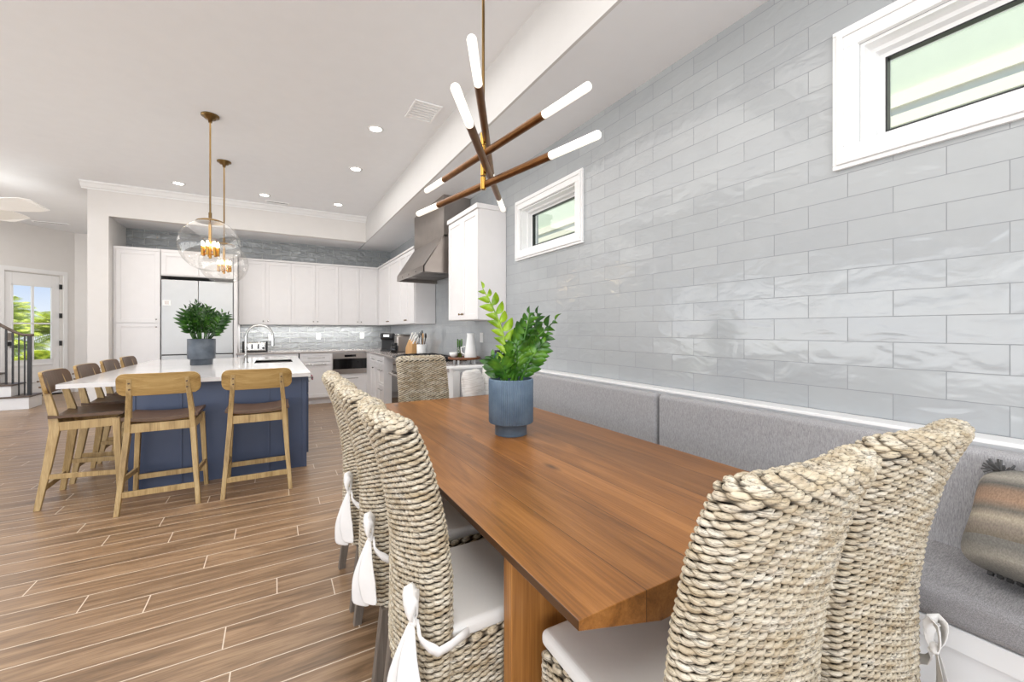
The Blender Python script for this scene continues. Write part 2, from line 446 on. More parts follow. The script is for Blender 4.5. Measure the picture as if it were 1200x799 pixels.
# right wall with two high windows
WIN = [(0.97, 2.135, -0.33), ]
def wall_with_holes(name, mat, x0, x1, ya, yb, za, zb, holes):
    mb = MB(); ys = [ya]
    for (h0, h1, z0, z1) in sorted(holes):
        mb.box(x0, ys[-1], za, x1, h0, zb)
        mb.box(x0, h0, za, x1, h1, z0); mb.box(x0, h0, z1, x1, h1, zb); ys.append(h1)
    mb.box(x0, ys[-1], za, x1, yb, zb)
    return struct(mb.done(name, mat))
NW = (-0.36, 0.76, 2.105, 2.515)      # near window hole (y0,y1,z0,z1)
FW = (2.605, 3.465, 2.104, 2.511)
wall_with_holes('wall_right', 'tile', WX, WX+0.2, -3.2, BY+0.2, 0, CZ, [NW, FW])
def window(n, hole, outer):
    y0, y1, z0, z1 = hole; c0, c1, d0, d1 = outer
    root = MB()
    # casing on the wall with a stepped profile
    inner = min(y0-c0, c1-y1, z0-d0, d1-z1)
    root.ring('x', WX-0.02, WX, c0, c1, d0, d1, 0.018)
    root.ring('x', WX-0.032, WX, c0+.018, c1-.018, d0+.018, d1-.018, 0.022)
    root.ring('x', WX-0.024, WX, c0+.04, c1-.04, d0+.04, d1-.04, (y0-c0)-.04, (z0-d0)-.04)
    w = struct(root.done('window_%d' % n, 'trim', bevel=0.003))
    f = MB()
    for (x0, x1, t) in ((WX+0.001, WX+0.06, 0.012), (WX+0.06, WX+0.10, 0.03), (WX+0.10, WX+0.15, 0.05)):
        f.ring('x', x0, x1, y0+.0005, y1-.0005, z0+.0005, z1-.0005, t)
    f.done('window_frame', 'trim', w)
    g = MB(); t = 0.05
    g.ring('x', WX+0.098, WX+0.13, y0+t, y1-t, z0+t, z1-t, 0.006)
    g.done('window_gasket', 'black', w)
    MB().box(WX+0.118, y0+t, z0+t, WX+0.122, y1-t, z1-t).done('window_pane', 'glass', w)
window(1, NW, (-0.45, 0.85, 2.015, 2.605))
window(2, FW, (2.515, 3.555, 2.015, 2.6))

# kitchen back wall and hall walls
struct(MB().box(-2.25, BY, 0, WX, BY+0.2, CZ).done('wall_back', 'tileback'))
mb = MB()
mb.box(-2.27, FY, 0, -2.05, BY+0.0, SZ)               # column + niche side
mb.box(-2.27, FY, SZ, SX, FY+0.12, CZ)                # bulkhead face
struct(mb.done('wall_bulkhead', 'wall'))
sbox('wall_hall_side', 'wall', (-2.27, BY, 0, -2.25, 12.34, CZ))
# ceiling: main slab, side soffit, kitchen soffit
mb = MB()
mb.box(-7.0, -3.4, CZ, SX, 13.2, CZ+0.12)
mb.box(SX+0.02, -3.2, SZ, WX, BY, SZ+0.1)
mb.box(-2.05, FY+0.12, SZ, SX, BY, SZ+0.1)
struct(mb.done('ceiling', 'ceil'))
M['face'] = plain('bulkhead_side_shade', srgb(206, 204, 202), 0.8, var=0.01)  # white face with shade put into its colour, else the lamps overexpose it
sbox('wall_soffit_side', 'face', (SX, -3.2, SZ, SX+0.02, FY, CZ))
# crown on the bulkhead
mb = MB(); mb.prism([(FY, CZ), (FY-0.085, CZ), (FY-0.085, CZ-0.02), (FY-0.06, CZ-0.035), (FY-0.035, CZ-0.075), (FY-0.012, CZ-0.085), (FY-0.012, CZ-0.1), (FY, CZ-0.1)], 'x', -2.33, SX)
struct(mb.done('trim_1', 'trim'))
# angled entry wall with glazed door
ANG = math.atan2(.78, .626)
def emp(name, loc, rz):
    o = bpy.data.objects.new(name, None); COL.objects.link(o); o.location = loc; o.rotation_euler = (0, 0, rz); return o
wd = MB(); wd.M = Matrix.Translation((-4.41, 11.48, 0)) @ Matrix.Rotation(ANG, 4, 'Z')
wd.box(-3.2, 0, 0, -0.004, 0.15, CZ); wd.box(0.854, 0, 0, 1.104, 0.15, CZ); wd.box(-0.004, 0, 2.444, 0.854, 0.15, CZ)
struct(wd.done('wall_entry', 'wall'))
sbox('wall_hall', 'wall', (-3.73, 12.34, 0, -2.2, 12.5, CZ))
d = MB(); d.M = wd.M
for b in ((0, 0.02, 0.01, 0.12, 0.065, 2.44), (0.73, 0.02, 0.01, 0.85, 0.065, 2.44), (0.12, 0.02, 2.2, 0.73, 0.065, 2.44), (0.12, 0.02, 0.01, 0.73, 0.065, 0.72)):
    d.box(*b)
for b in ((0.12, 0.008, 0.28, 0.73, 0.02, 0.30), (0.12, 0.008, 0.62, 0.73, 0.02, 0.64)): d.box(*b)
door = struct(d.done('door_1', 'trim', bevel=0.004))
d = MB(); d.M = wd.M
d.box(0.11, 0.012, 2.19, 0.74, 0.035, 2.215); d.box(0.11, 0.012, 0.71, 0.74, 0.035, 0.735)
d.box(0.11, 0.012, 0.71, 0.135, 0.035, 2.215); d.box(0.715, 0.012, 0.71, 0.74, 0.035, 2.215)
d.box(0.41, 0.012, 0.72, 0.44, 0.05, 2.2); d.box(0.12, 0.012, 1.44, 0.73, 0.03, 1.47)
d.done('door_muntin', 'trim', door)
d = MB(); d.M = wd.M; d.box(0.12, 0.04, 0.72, 0.73, 0.046, 2.2); d.done('door_glass', 'glass', door)
for z in (0.35, 1.05, 1.62, 2.22):
    d = MB(); d.M = wd.M; d.box(0.845, -0.012, z-0.05, 0.88, 0.02, z+0.05); d.done('door_hinge', 'black', door)
d = MB(); d.M = wd.M; d.box(0.03, -0.01, 1.02, 0.1, 0.02, 1.1); d.tube([(0.065, -0.03, 1.0), (0.16, -0.04, 1.0)], 0.011); d.done('door_handle', 'black', door)
d = MB(); d.M = wd.M; d.box(0.035, -0.012, 1.13, 0.095, 0.02, 1.27); d.done('door_keypad', 'steel', door)
d = MB(); d.M = wd.M
d.box(-0.1, -0.02, 0, -0.01, 0.0, 2.47); d.box(0.9, -0.02, 0, 0.97, 0.0, 2.47); d.box(-0.1, -0.02, 2.46, 0.97, 0.0, 2.54)
struct(d.done('trim_2', 'trim', bevel=0.003))
d = MB(); d.M = wd.M; d.box(0.0, -0.03, 0.0, 0.87, 0.0, 0.03); struct(d.done('trim_3', 'black'))
# left and rear walls, with tall window openings that let the daylight in
mb = MB()
mb.box(-6.5, -3.2, 0, -6.35, 9.2, 0.25); mb.box(-6.5, -3.2, 2.75, -6.35, 9.2, CZ)
for y in (-3.2, -0.6, 2.0, 4.6, 7.2, 8.9): mb.box(-6.5, y, 0.25, -6.35, y+0.3, 2.75)
struct(mb.done('wall_left', 'wall'))
mb = MB()
mb.box(-6.5, -3.4, 0, WX, -3.2, 0.2); mb.box(-6.5, -3.4, 2.8, WX, -3.2, CZ)
for x in (-6.5, -3.9, -1.2, 1.6): mb.box(x, -3.4, 0.2, x+0.5, -3.2, 2.8)
struct(mb.done('wall_rear', 'wall'))
sbox('baseboard_right', 'trim', (WX-0.015, -3.2, 0, WX, -0.8, 0.13))
b = MB(); b.box(-3.7, 12.32, 0, -2.27, 12.34, 0.14); struct(b.done('baseboard_hall', 'trim'))

# ------------------------------------------------------------------ staircase and railing
st = thing('staircase', 'white low staircase with dark oak treads beside the glazed entry door', 'stairs', (-3.62, 10.75, 0))
s_ = MB(); s_.box(-1.05, -0.7, 0, 0.04, -0.25, 0.195); s_.box(-1.05, -0.68, 0.22, -0.17, -0.25, 0.395); s_.box(-1.05, -0.66, 0.42, -0.4, -0.25, 0.575)
s_.done('riser', 'trim', st, bevel=0.004)
s_ = MB(); s_.box(-1.05, -0.72, 0.195, 0.06, -0.25, 0.22); s_.done('tread', 'tread', st, bevel=0.004)
s_ = MB(); s_.box(-1.05, -0.70, 0.395, -0.15, -0.25, 0.42); s_.done('tread', 'tread', st, bevel=0.004)
s_ = MB(); s_.box(-1.05, -0.68, 0.575, -0.38, -0.25, 0.60); s_.done('tread', 'tread', st, bevel=0.004)
rl = thing('stair_railing', 'black metal stair railing with dark curved handrail by the entry door', 'railing', (-3.62, 10.75, 0))
def rail_z(x):
    t = max(0.0, (-x-0.06)/0.28); return 1.24+0.17*min(t, 2.2)**1.35
pts = [(0.04-0.06*i, -0.55, rail_z(0.04-0.06*i)) for i in range(15)]
mb = MB(); mb.tube(pts, 0.032, 8, flat=0.75); mb.done('handrail', 'tread', rl)
for x, r, z0 in ((-0.005, 0.022, 0.22), (-0.063, 0.008, 0.22), (-0.13, 0.008, 0.22), (-0.20, 0.011, 0.42), (-0.275, 0.011, 0.42), (-0.36, 0.011, 0.42), (-0.45, 0.011, 0.60), (-0.54, 0.011, 0.60), (-0.63, 0.011, 0.60)):
    mb = MB(); mb.box(x-r, -0.55-r, z0, x+r, -0.55+r, rail_z(x)-0.02); mb.done('newel_post' if r > 0.02 else 'baluster', 'black', rl)

# ------------------------------------------------------------------ cabinets (local: front faces -y at y=0, x along the run)
def shaker(mb, x0, x1, z0, z1, y=0.0, th=0.02, fr=0.055):
    g = 0.0015
    x0 += g; x1 -= g; z0 += g; z1 -= g
    mb.box(x0, y-th*0.55, z0, x1, y, z1)
    mb.box(x0, y-th, z0, x0+fr, y-th*0.5, z1); mb.box(x1-fr, y-th, z0, x1, y-th*0.5, z1)
    mb.box(x0+fr, y-th, z0, x1-fr, y-th*0.5, z0+fr); mb.box(x0+fr, y-th, z1-fr, x1-fr, y-th*0.5, z1)
def knob(par, x, z, mat='chrome', y=-0.02):
    mb = MB(); mb.tube([(x, y, z), (x, y-0.012, z)], 0.005, 8); mb.ellips((x, y-0.02, z), (0.012, 0.009, 0.012), 12, 8)
    mb.done('knob', mat, par)
def pull(par, x0, x1, z, mat='chrome', y=-0.02):
    mb = MB(); mb.tube([(x0, y-0.028, z), (x1, y-0.028, z)], 0.006, 8)
    mb.tube([(x0+.02, y, z), (x0+.02, y-0.028, z)], 0.005, 8); mb.tube([(x1-.02, y, z), (x1-.02, y-0.028, z)], 0.005, 8)
    mb.done('handle', mat, par)
def door_part(par, x0, x1, z0, z1, kn=None, mat='cab', kmat='chrome'):
    mb = MB(); shaker(mb, x0, x1, z0, z1); d = mb.done('door', mat, par, bevel=0.0015, segs=1)
    if kn: knob(d, kn[0], kn[1], kmat)
    return d
def drawer_part(par, x0, x1, z0, z1, mat='cab', flat=False):
    mb = MB(); shaker(mb, x0, x1, z0, z1, fr=0.012 if flat else 0.035); d = mb.done('drawer', mat, par, bevel=0.0015, segs=1)
    c = (x0+x1)/2; w = min(0.28, (x1-x0)*0.55)/2
    pull(d, c-w, c+w, (z0+z1)/2 if z1-z0 < 0.2 else z1-0.07)
    return d
CT = 0.945   # kitchen counter height
# pantry
p = thing('pantry_cabinet', 'tall white pantry cabinet left of the refrigerator', 'cabinet', (-2.045, 8.12, 0))
MB().box(0, 0, 0.1, 0.535, 0.62, 2.56).box(0.02, 0.06, 0, 0.53, 0.6, 0.1).box(-0.0, -0.012, 2.52, 0.535, 0.0, 2.56).done('body', 'cab', p)
door_part(p, 0.03, 0.53, 1.435, 2.515, (0.49, 1.49)); door_part(p, 0.03, 0.53, 0.12, 1.43, (0.49, 1.375))
# refrigerator
r = thing('refrigerator', 'satin silver french door refrigerator built in beside the pantry', 'refrigerator', (-1.5, 8.12, 0))
MB().box(0, 0.03, 0.08, 0.915, 0.62, 2.1).done('body', 'plast', r)
for a, b_ in ((0.006, 0.455), (0.460, 0.909)):
    MB().box(a, -0.03, 0.95, b_, 0.03, 2.1).done('door', 'fridge', r, bevel=0.006)
MB().box(0.006, -0.03, 0.1, 0.909, 0.03, 0.935).done('freezer_drawer', 'fridge', r, bevel=0.006)
for x in (0.425, 0.49):
    pass
mb = MB(); mb.tube([(0.475, -0.055, 1.3), (0.475, -0.055, 1.78)], 0.008, 8); mb.tube([(0.475, -0.03, 1.32), (0.475, -0.055, 1.32)], 0.006, 8); mb.tube([(0.475, -0.03, 1.76), (0.475, -0.055, 1.76)], 0.006, 8); mb.done('handle', 'fridge', r)
mb = MB(); mb.box(0.02, -0.034, 1.70, 0.12, -0.0305, 1.785); mb.done('sticker', 'white', r)
mb = MB(); mb.box(0.045, -0.0355, 1.72, 0.095, -0.0342, 1.765); mb.done('sticker', 'steel', r)
p = thing('upper_cabinet', 'wide white cabinet above the refrigerator', 'cabinet', (-1.505, 8.12, 0))
MB().box(0, 0, 2.16, 0.918, 0.62, 2.56).box(0, -0.012, 2.52, 0.918, 0, 2.56).done('body', 'cab', p)
tag(MB().box(-0.583, 8.11, 0.0, -0.535, 8.74, 2.56).done('end_panel', 'cab', bevel=0.002), 'tall narrow white end panel right of the refrigerator', 'panel')
door_part(p, 0.005, 0.463, 2.175, 2.515); door_part(p, 0.466, 0.917, 2.175, 2.515)
# uppers on the back wall
xs = [-0.53, -0.14, 0.255, 0.65, 1.045, 1.42, 1.79]
labs = ['white two door wall cabinet nearest the refrigerator', 'middle white two door wall cabinet over the back counter', 'white two door wall cabinet at the back corner']
for k in range(3):
    x0, x1, xm = xs[2*k], xs[2*k+2], xs[2*k+1]
    p = thing('upper_cabinet', labs[k], 'cabinet', (x0, 8.42, 0), 0, 'white wall cabinets on the back wall')
    xx = x1-x0+(0.29 if k == 2 else 0)
    MB().box(0, 0, 1.42, xx, 0.32, 2.53).done('body', 'cab', p)
    MB().box(0, -0.03, 2.53, xx, 0.32, 2.56).done('cornice', 'cab', p)
    door_part(p, 0, xm-x0, 1.425, 2.525, (xm-x0-0.035, 1.48)); door_part(p, xm-x0, x1-x0, 1.425, 2.525, (xm-x0+0.035, 1.48))
# uppers on the right wall (root rotated -90: local x runs towards the camera)
def rcab(name, lab, yfar, X, cat='cabinet'): return thing(name, lab, cat, (X, yfar, 0), -PI/2)
p = rcab('upper_cabinet', 'long white wall cabinet between the corner and the range hood', 8.38, 1.79)
L = 8.38-5.95
MB().box(0.0, 0, 1.42, L, 0.305, 2.53).done('body', 'cab', p)
MB().box(0.0, -0.03, 2.53, L, 0.305, 2.56).done('cornice', 'cab', p)
ds = [0.42, 0.62, 1.24, 1.62, 2.0, L]
door_part(p, 0.05, 0.84, 1.425, 2.525, (0.78, 1.48), kmat='brass'); door_part(p, 0.84, 1.6, 1.425, 2.525, (0.9, 1.48), kmat='brass')
door_part(p, 1.6, 2.01, 1.425, 2.525, (1.97, 1.48), kmat='brass'); door_part(p, 2.01, L-0.01, 1.425, 2.525, (2.05, 1.48), kmat='brass')
p = rcab('upper_cabinet', 'white two door wall cabinet right of the hood, end panel facing the table', 4.57, 1.79)
MB().box(0, 0, 1.435, 0.8, 0.307, 2.56).done('body', 'cab', p)
MB().box(-0.015, -0.035, 2.56, 0.815, 0.307, 2.61).done('cornice', 'cab', p, bevel=0.004)
door_part(p, 0, 0.4, 1.44, 2.555, (0.36, 1.5), kmat='brass'); door_part(p, 0.4, 0.8, 1.44, 2.555, (0.44, 1.5), kmat='brass')
# base cabinets, back run
def base(name, lab, x0, x1, Y, rz=0, depth=0.6, loc=None):
    p = thing(name, lab, 'cabinet', loc or (x0, Y, 0), rz)
    w = x1-x0
    MB().box(0, 0, 0.1, w, depth, CT-0.032).done('body', 'cab', p)
    MB().box(0, 0.05, 0, w, depth-0.02, 0.1).done('toe_kick', 'cab', p)
    return p
p = base('base_cabinet', 'white base cabinet under the toaster, partly behind the island', -0.53, 0.36, 8.13)
drawer_part(p, 0, 0.445, 0.75, 0.9); drawer_part(p, 0.445, 0.89, 0.75, 0.9); door_part(p, 0, 0.445, 0.12, 0.745); door_part(p, 0.445, 0.89, 0.12, 0.745)
p = base('base_cabinet', 'white base cabinet with one drawer and a door left of the drawer microwave', 0.38, 0.90, 8.13)
drawer_part(p, 0, 0.52, 0.76, 0.905)
d = door_part(p, 0, 0.52, 0.12, 0.755); pull(d, 0.1, 0.42, 0.715)
p = base('microwave_cabinet', 'white base cabinet surround below the drawer microwave', 0.90, 1.60, 8.13)
drawer_part(p, 0.0, 0.62, 0.12, 0.505, flat=True)
MB().box(0.63, -0.02, 0.1, 0.7, 0, 0.91).done('filler', 'cab', p)
p = thing('microwave', 'stainless drawer microwave with black glass front in the back counter', 'microwave', (0.91, 8.13, 0))
MB().box(0, -0.03, 0.52, 0.61, 0.0, 0.9).done('body', 'steel', p, bevel=0.004)
MB().box(0.005, -0.042, 0.61, 0.605, -0.028, 0.80).done('window', 'blkglass', p)
MB().box(0.2, -0.036, 0.83, 0.4, -0.028, 0.87).done('display', 'blkglass', p)
# base cabinets, right run (front x=1.5)
p = base('base_cabinet', 'white corner base cabinet with drawer and two doors beside the range', 0, 1.53, 0, -PI/2, 0.58, loc=(1.5, 8.1, 0))
drawer_part(p, 0.45, 1.1, 0.76, 0.9); d = door_part(p, 0.45, 0.78, 0.12, 0.755, (0.74, 0.68), kmat='plast'); door_part(p, 0.78, 1.1, 0.12, 0.755)
drawer_part(p, 1.1, 1.53, 0.76, 0.9); drawer_part(p, 1.1, 1.53, 0.45, 0.755); drawer_part(p, 1.1, 1.53, 0.12, 0.445)
d = MB().box(1.53, -0.03, 0.1, 1.545, 0.58, 0.92).done('end_panel', 'cab', p)
rg = thing('range_cooker', 'wide stainless range with black cooktop under the hood', 'range', (1.46, 6.5, 0), -PI/2)
MB().box(0, 0, 0.08, 1.2, 0.62, 0.93).done('body', 'steel', rg, bevel=0.004)
MB().box(0.0, -0.005, 0.93, 1.2, 0.63, 0.96).done('cooktop', 'blkglass', rg, bevel=0.004)
for x in (0.06, 1.14):
    for y in (0.06, 0.56): MB().cyl((x, y, 0), 0.02, 0.08, 12).done('foot', 'black', rg)
mb = MB(); mb.box(0.005, -0.015, 0.1, 1.195, 0.0, 0.75); mb.done('oven_door', 'blkglass', rg)
mb = MB(); mb.tube([(0.05, -0.06, 0.72), (1.15, -0.06, 0.72)], 0.014, 10); mb.tube([(0.08, 0, 0.72), (0.08, -0.06, 0.72)], 0.01, 8); mb.tube([(1.12, 0, 0.72), (1.12, -0.06, 0.72)], 0.01, 8); mb.done('handle', 'steel', rg)
for k in range(6):
    x = 0.15+k*0.18; mb = MB(); mb.tube([(x, 0, 0.86), (x, -0.035, 0.86)], 0.022, 14); mb.done('knob', 'steel', rg)
for (a, b_) in ((0.05, 0.4), (0.43, 0.78), (0.81, 1.15)):
    mb = MB()
    for y in (0.06, 0.2, 0.34, 0.48, 0.58): mb.box(a, y-0.006, 0.962, b_, y+0.006, 0.985)
    for x in (a, (a+b_)/2, b_-0.012): mb.box(x, 0.06, 0.962, x+0.012, 0.58, 0.985)
    mb.done('grate', 'black', rg)
rg.location = (1.46, 5.95, 0)
p = base('base_cabinet', 'white base cabinet right of the range, behind the bench end panel', 0, 1.0, 0, -PI/2, 0.58, loc=(1.5, 4.74, 0))
drawer_part(p, 0, 0.5, 0.76, 0.9); drawer_part(p, 0.5, 1.0, 0.76, 0.9); door_part(p, 0, 0.5, 0.12, 0.755); door_part(p, 0.5, 1.0, 0.12, 0.755)
# worktops
mb = MB(); mb.prism([(-0.55, 8.10), (1.47, 8.10), (1.47, 5.955), (2.095, 5.955), (2.095, 8.745), (-0.55, 8.745)], 'z', CT-0.03, CT)
tag(mb.done('countertop', 'quartz2', bevel=0.003), 'grey quartz worktop turning the corner from toaster to range', 'countertop')
tag(MB().box(1.47, 3.72, CT-0.03, 2.095, 4.745, CT).done('countertop', 'quartz2', bevel=0.003), 'grey quartz worktop carrying the wooden tray right of the range', 'countertop')

# hood
h = thing('range_hood', 'stainless steel canopy range hood with tall duct cover over the range', 'range hood', (1.5, 5.87, 0), -PI/2)
W_ = 1.2
MB().box(0, 0.25, 2.449, W_, 0.59, SZ-0.002).done('duct_cover', 'steel', h)
mb = MB(); mb.prism([(0, 2.01), (0.012, 2.01), (0.012, 2.08), (0.25, 2.449), (0.59, 2.449), (0.59, 2.47), (0.25, 2.47), (0, 2.085)], 'x', 0, W_)
mb.prism([(0, 2.01), (0, 2.085), (0.25, 2.45), (0.59, 2.45), (0.59, 2.01)], 'x', 0, 0.012)
mb.prism([(0, 2.01), (0, 2.085), (0.25, 2.45), (0.59, 2.45), (0.59, 2.01)], 'x', W_-0.012, W_)
mb.done('canopy', 'steel', h)
mb = MB()
for k in range(3):
    x0 = 0.05+k*0.37
    for j in range(12): mb.box(x0+j*0.028, 0.06, 2.05, x0+j*0.028+0.016, 0.56, 2.06)
mb.box(0.012, 0.012, 2.075, W_-0.012, 0.59, 2.08)
mb.done('baffle_filter', 'steel', h)
for k in (0.3, 0.6, 0.9):
    mb = MB(); mb.tube([(k, 0.001, 2.045), (k, -0.012, 2.045)], 0.011, 10); mb.done('knob', 'chrome', h)

# outlets
for (x, y, z, ax, lab) in ((-0.06, 8.748, 1.19, 'b', 'white wall outlet on the backsplash right of the tap'), (0.73, 8.748, 1.2, 'b', 'white wall outlet at the middle of the back tiles'),
                           (1.53, 8.748, 1.21, 'b', 'white wall outlet near the back corner of the kitchen'), (2.098, 4.35, 1.24, 'r', 'white wall outlet behind the white jug')):
    o = thing('wall_outlet', lab, 'outlet', (x, y, z), 0 if ax == 'b' else -PI/2)
    MB().box(-0.04, -0.008, -0.058, 0.04, 0, 0.058).done('cover_plate', 'white', o, bevel=0.003)
    MB().box(-0.018, -0.0105, -0.035, 0.018, -0.008, 0.035).done('socket', 'white', o, bevel=0.001)

# ------------------------------------------------------------------ counter things
def tz(name, lab, cat, x, y, z=CT, rz=0, group=None): return thing(name, lab, cat, (x, y, z), rz, group)
t = tz('toaster', 'chrome four slot toaster on the back counter behind the tap', 'toaster', -0.29, 8.38)
MB().box(-0.17, -0.1, 0.01, 0.17, 0.1, 0.18).done('body', 'chrome', t, bevel=0.03, segs=4)
MB().box(-0.185, -0.09, 0.0, -0.165, 0.09, 0.19).box(0.165, -0.09, 0.0, 0.185, 0.09, 0.19).box(-0.17, -0.102, 0.0, 0.17, -0.09, 0.02).done('side_panel', 'plast', t, bevel=0.006)
for x in (-0.045, 0.045):
    MB().box(x-0.01, -0.125, 0.06, x+0.01, -0.1, 0.14).done('lever', 'plast', t)
for x in (-0.12, 0.12):
    mb = MB(); mb.tube([(x, -0.1, 0.07), (x, -0.12, 0.07)], 0.018, 12); mb.done('dial', 'plast', t)
t = tz('coffee_maker', 'tall black single cup coffee maker in the kitchen corner', 'coffee maker', 1.80, 7.62, rz=-0.5)
MB().box(-0.13, -0.03, 0, 0.13, 0.15, 0.31).done('body', 'plast', t, bevel=0.03, segs=3)
MB().box(-0.12, -0.16, 0.2, 0.12, 0, 0.33).done('brew_head', 'plast', t, bevel=0.04, segs=3)
MB().box(-0.11, -0.16, 0, 0.11, 0, 0.03).done('drip_tray', 'plast', t, bevel=0.005)
MB().box(-0.05, -0.168, 0.26, 0.05, -0.155, 0.30).done('badge', 'chrome', t)
t = tz('coffee_carafe', 'small black and glass carafe beside the black coffee maker', 'carafe', 1.73, 6.95)
MB().lathe([(0.001, 0), (0.055, 0), (0.065, 0.04), (0.055, 0.1), (0.045, 0.13), (0.03, 0.135)], seg=20).done('jug', 'blkglass', t)
MB().cyl((0, 0, 0.135), 0.05, 0.03).done('lid', 'plast', t)
mb = MB(); mb.tube([(0.02, -0.055, 0.13), (0.03, -0.11, 0.12), (0.03, -0.11, 0.04), (0.02, -0.06, 0.03)], 0.01, 8); mb.done('handle', 'plast', t)
t = tz('canister', 'tall brushed steel canister between coffee carafe and knife block', 'canister', 1.92, 7.12)
MB().box(-0.13, -0.1, 0, 0.13, 0.1, 0.29).done('body', 'steel', t, bevel=0.03, segs=3)
MB().box(-0.12, -0.09, 0.29, 0.12, 0.09, 0.31).done('lid', 'chrome', t, bevel=0.01)
t = tz('knife_block', 'beech knife block with white handled knives on the counter', 'knife block', 1.90, 6.5, rz=PI/2+0.25)
MB().prism([(-0.09, 0), (0.1, 0), (0.1, 0.1), (0.0, 0.23), (-0.09, 0.16)], 'y', -0.06, 0.06).done('block', 'knife', t, bevel=0.004)
for i in range(3):
    for j in range(2):
        a = Vector((-0.075+0.05*i, -0.03+0.06*j, 0.165+0.03*i)); mb = MB()
        q = a+Vector((-0.09, 0, 0.11)); mb.bar(a, q, 0.016, 0.024); mb.done('knife_handle', 'white', t, bevel=0.004)
cr = tz('utensil_crock', 'white ceramic crock holding cooking utensils beside the range', 'crock', 1.93, 6.09)
MB().lathe([(0.001, 0), (0.07, 0), (0.075, 0.01), (0.075, 0.165), (0.068, 0.165), (0.066, 0.02), (0.001, 0.02)], seg=24).done('cup', 'white', cr)
for k, (dx, dy, mat, kind, lab) in enumerate(((-0.02, 0.07, 'plast', 'ladle', 'black ladle leaning left in the utensil crock'), (0.0, -0.01, 'plast', 'spatula', 'tall black spatula standing upright in the utensil crock'),
        (0.0, -0.07, 'knife', 'spoon', 'wooden spoon leaning right in the utensil crock'), (0.03, -0.11, 'plast', 'spoon', 'black spoon leaning furthest right in the utensil crock'),
        (-0.02, 0.03, 'chrome', 'whisk', 'steel whisk in the utensil crock'))):
    u = tz({'ladle': 'ladle', 'spatula': 'spatula', 'spoon': 'spoon', 'whisk': 'whisk'}[kind], lab, 'utensil', 1.93, 6.09, CT+0.025, group='utensils in the white crock')
    top = Vector((dx, dy*0.8, 0.24 + (0.03 if k == 1 else 0)))
    mb = MB(); mb.tube([(dx*0.2, dy*0.2, 0), top], 0.006, 8); mb.done('handle', mat, u)
    mb = MB()
    if kind == 'spatula': mb.box(top.x-0.006, top.y-0.025, top.z-0.01, top.x+0.006, top.y+0.025, top.z+0.08)
    elif kind == 'whisk':
        for q in range(5):
            a = q*PI/5; mb.tube([(top.x+0.025*math.cos(a)*math.sin(s*PI/8)*1, top.y+0.03*math.cos(a)*math.sin(s*PI/8), top.z+0.09*(1-math.cos(s*PI/8))/2) for s in range(9)], 0.002, 5)
    else: mb.ellips((top.x, top.y, top.z+0.03), (0.012, 0.032, 0.042), 14, 8)
    mb.done('head', mat, u, bevel=0.003 if kind == 'spatula' else 0)
t = tz('serving_tray', 'round dark wooden tray raised on small feet on the near counter', 'tray', 1.88, 4.36)
MB().lathe([(0.001, 0.05), (0.17, 0.05), (0.185, 0.055), (0.185, 0.078), (0.175, 0.078), (0.17, 0.066), (0.001, 0.066)], seg=32).done('board', 'tray', t)
for a in (0.6, 2.2, 3.8, 5.4): MB().cyl((0.13*math.cos(a), 0.13*math.sin(a), 0), 0.012, 0.05, 12).done('foot', 'white', t)
TZ_ = CT+0.067
t = tz('bamboo_vase', 'clear glass vase of cut green bamboo stems on the wooden tray', 'vase', 1.84, 4.40, TZ_)
MB().lathe([(0.001, 0.0), (0.032, 0.0), (0.032, 0.12), (0.029, 0.12), (0.029, 0.006), (0.001, 0.006)], seg=20).done('vase', 'globe', t)
for k in range(6):
    a = k*1.05; mb = MB(); x, y = 0.017*math.cos(a), 0.017*math.sin(a)
    pts = [(x*(1+z*3), y*(1+z*3), z) for z in (0.008, 0.05, 0.052, 0.1, 0.102, 0.15, 0.152, 0.19+0.012*(k % 3))]
    mb.tube(pts, [0.007, 0.007, 0.0082, 0.007, 0.0082, 0.007, 0.0082, 0.007], 8); mb.done('bamboo_stem', 'leaf', t)
t = tz('small_bowl', 'small white bowl on the wooden tray beside the bamboo', 'bowl', 1.78, 4.44, TZ_)
tag(t); MB().lathe([(0.001, 0), (0.025, 0), (0.045, 0.03), (0.05, 0.06), (0.046, 0.06), (0.04, 0.03), (0.001, 0.008)], seg=24).done('bowl', 'white', t)
t = tz('paper_towel_jug', 'tall white tapered jug standing on the wooden tray', 'jug', 1.93, 4.30, TZ_)
MB().lathe([(0.001, 0), (0.07, 0), (0.072, 0.01), (0.055, 0.14), (0.04, 0.25), (0.043, 0.28), (0.037, 0.28), (0.035, 0.25), (0.001, 0.2)], seg=28).done('body', 'white', t)
t.name = 'jug'
mb = MB(); mb.tube([(-0.05, 0.03, 0.13), (-0.095, 0.05, 0.12), (-0.09, 0.05, 0.06), (-0.055, 0.03, 0.04)], 0.008, 8); mb.done('handle', 'white', t)
t = tz('phone_charger', 'small black charging device with cable on the counter end', 'charger', 1.97, 3.93)
MB().ellips((0, 0, 0.03), (0.045, 0.06, 0.03), 16, 8).done('body', 'plast', t)
mb = MB(); mb.tube([(0, 0.06, 0.02), (0.03, 0.1, 0.02), (0.08, 0.12, 0.05), (0.11, 0.14, 0.12)], 0.004, 6); mb.done('cable', 'plast', t)
t = tz('water_bottle', 'dark blue canister bottle on the counter behind the table plant', 'bottle', 2.0, 3.78)
M['navy'] = plain('navy_bottle', srgb(40, 60, 96), 0.3, var=0.1)
MB().lathe([(0.001, 0), (0.036, 0), (0.038, 0.01), (0.038, 0.13), (0.03, 0.145), (0.001, 0.145)], seg=20).done('body', 'navy', t)
MB().cyl((0, 0, 0.145), 0.03, 0.03, 18).done('cap', 'plast', t)

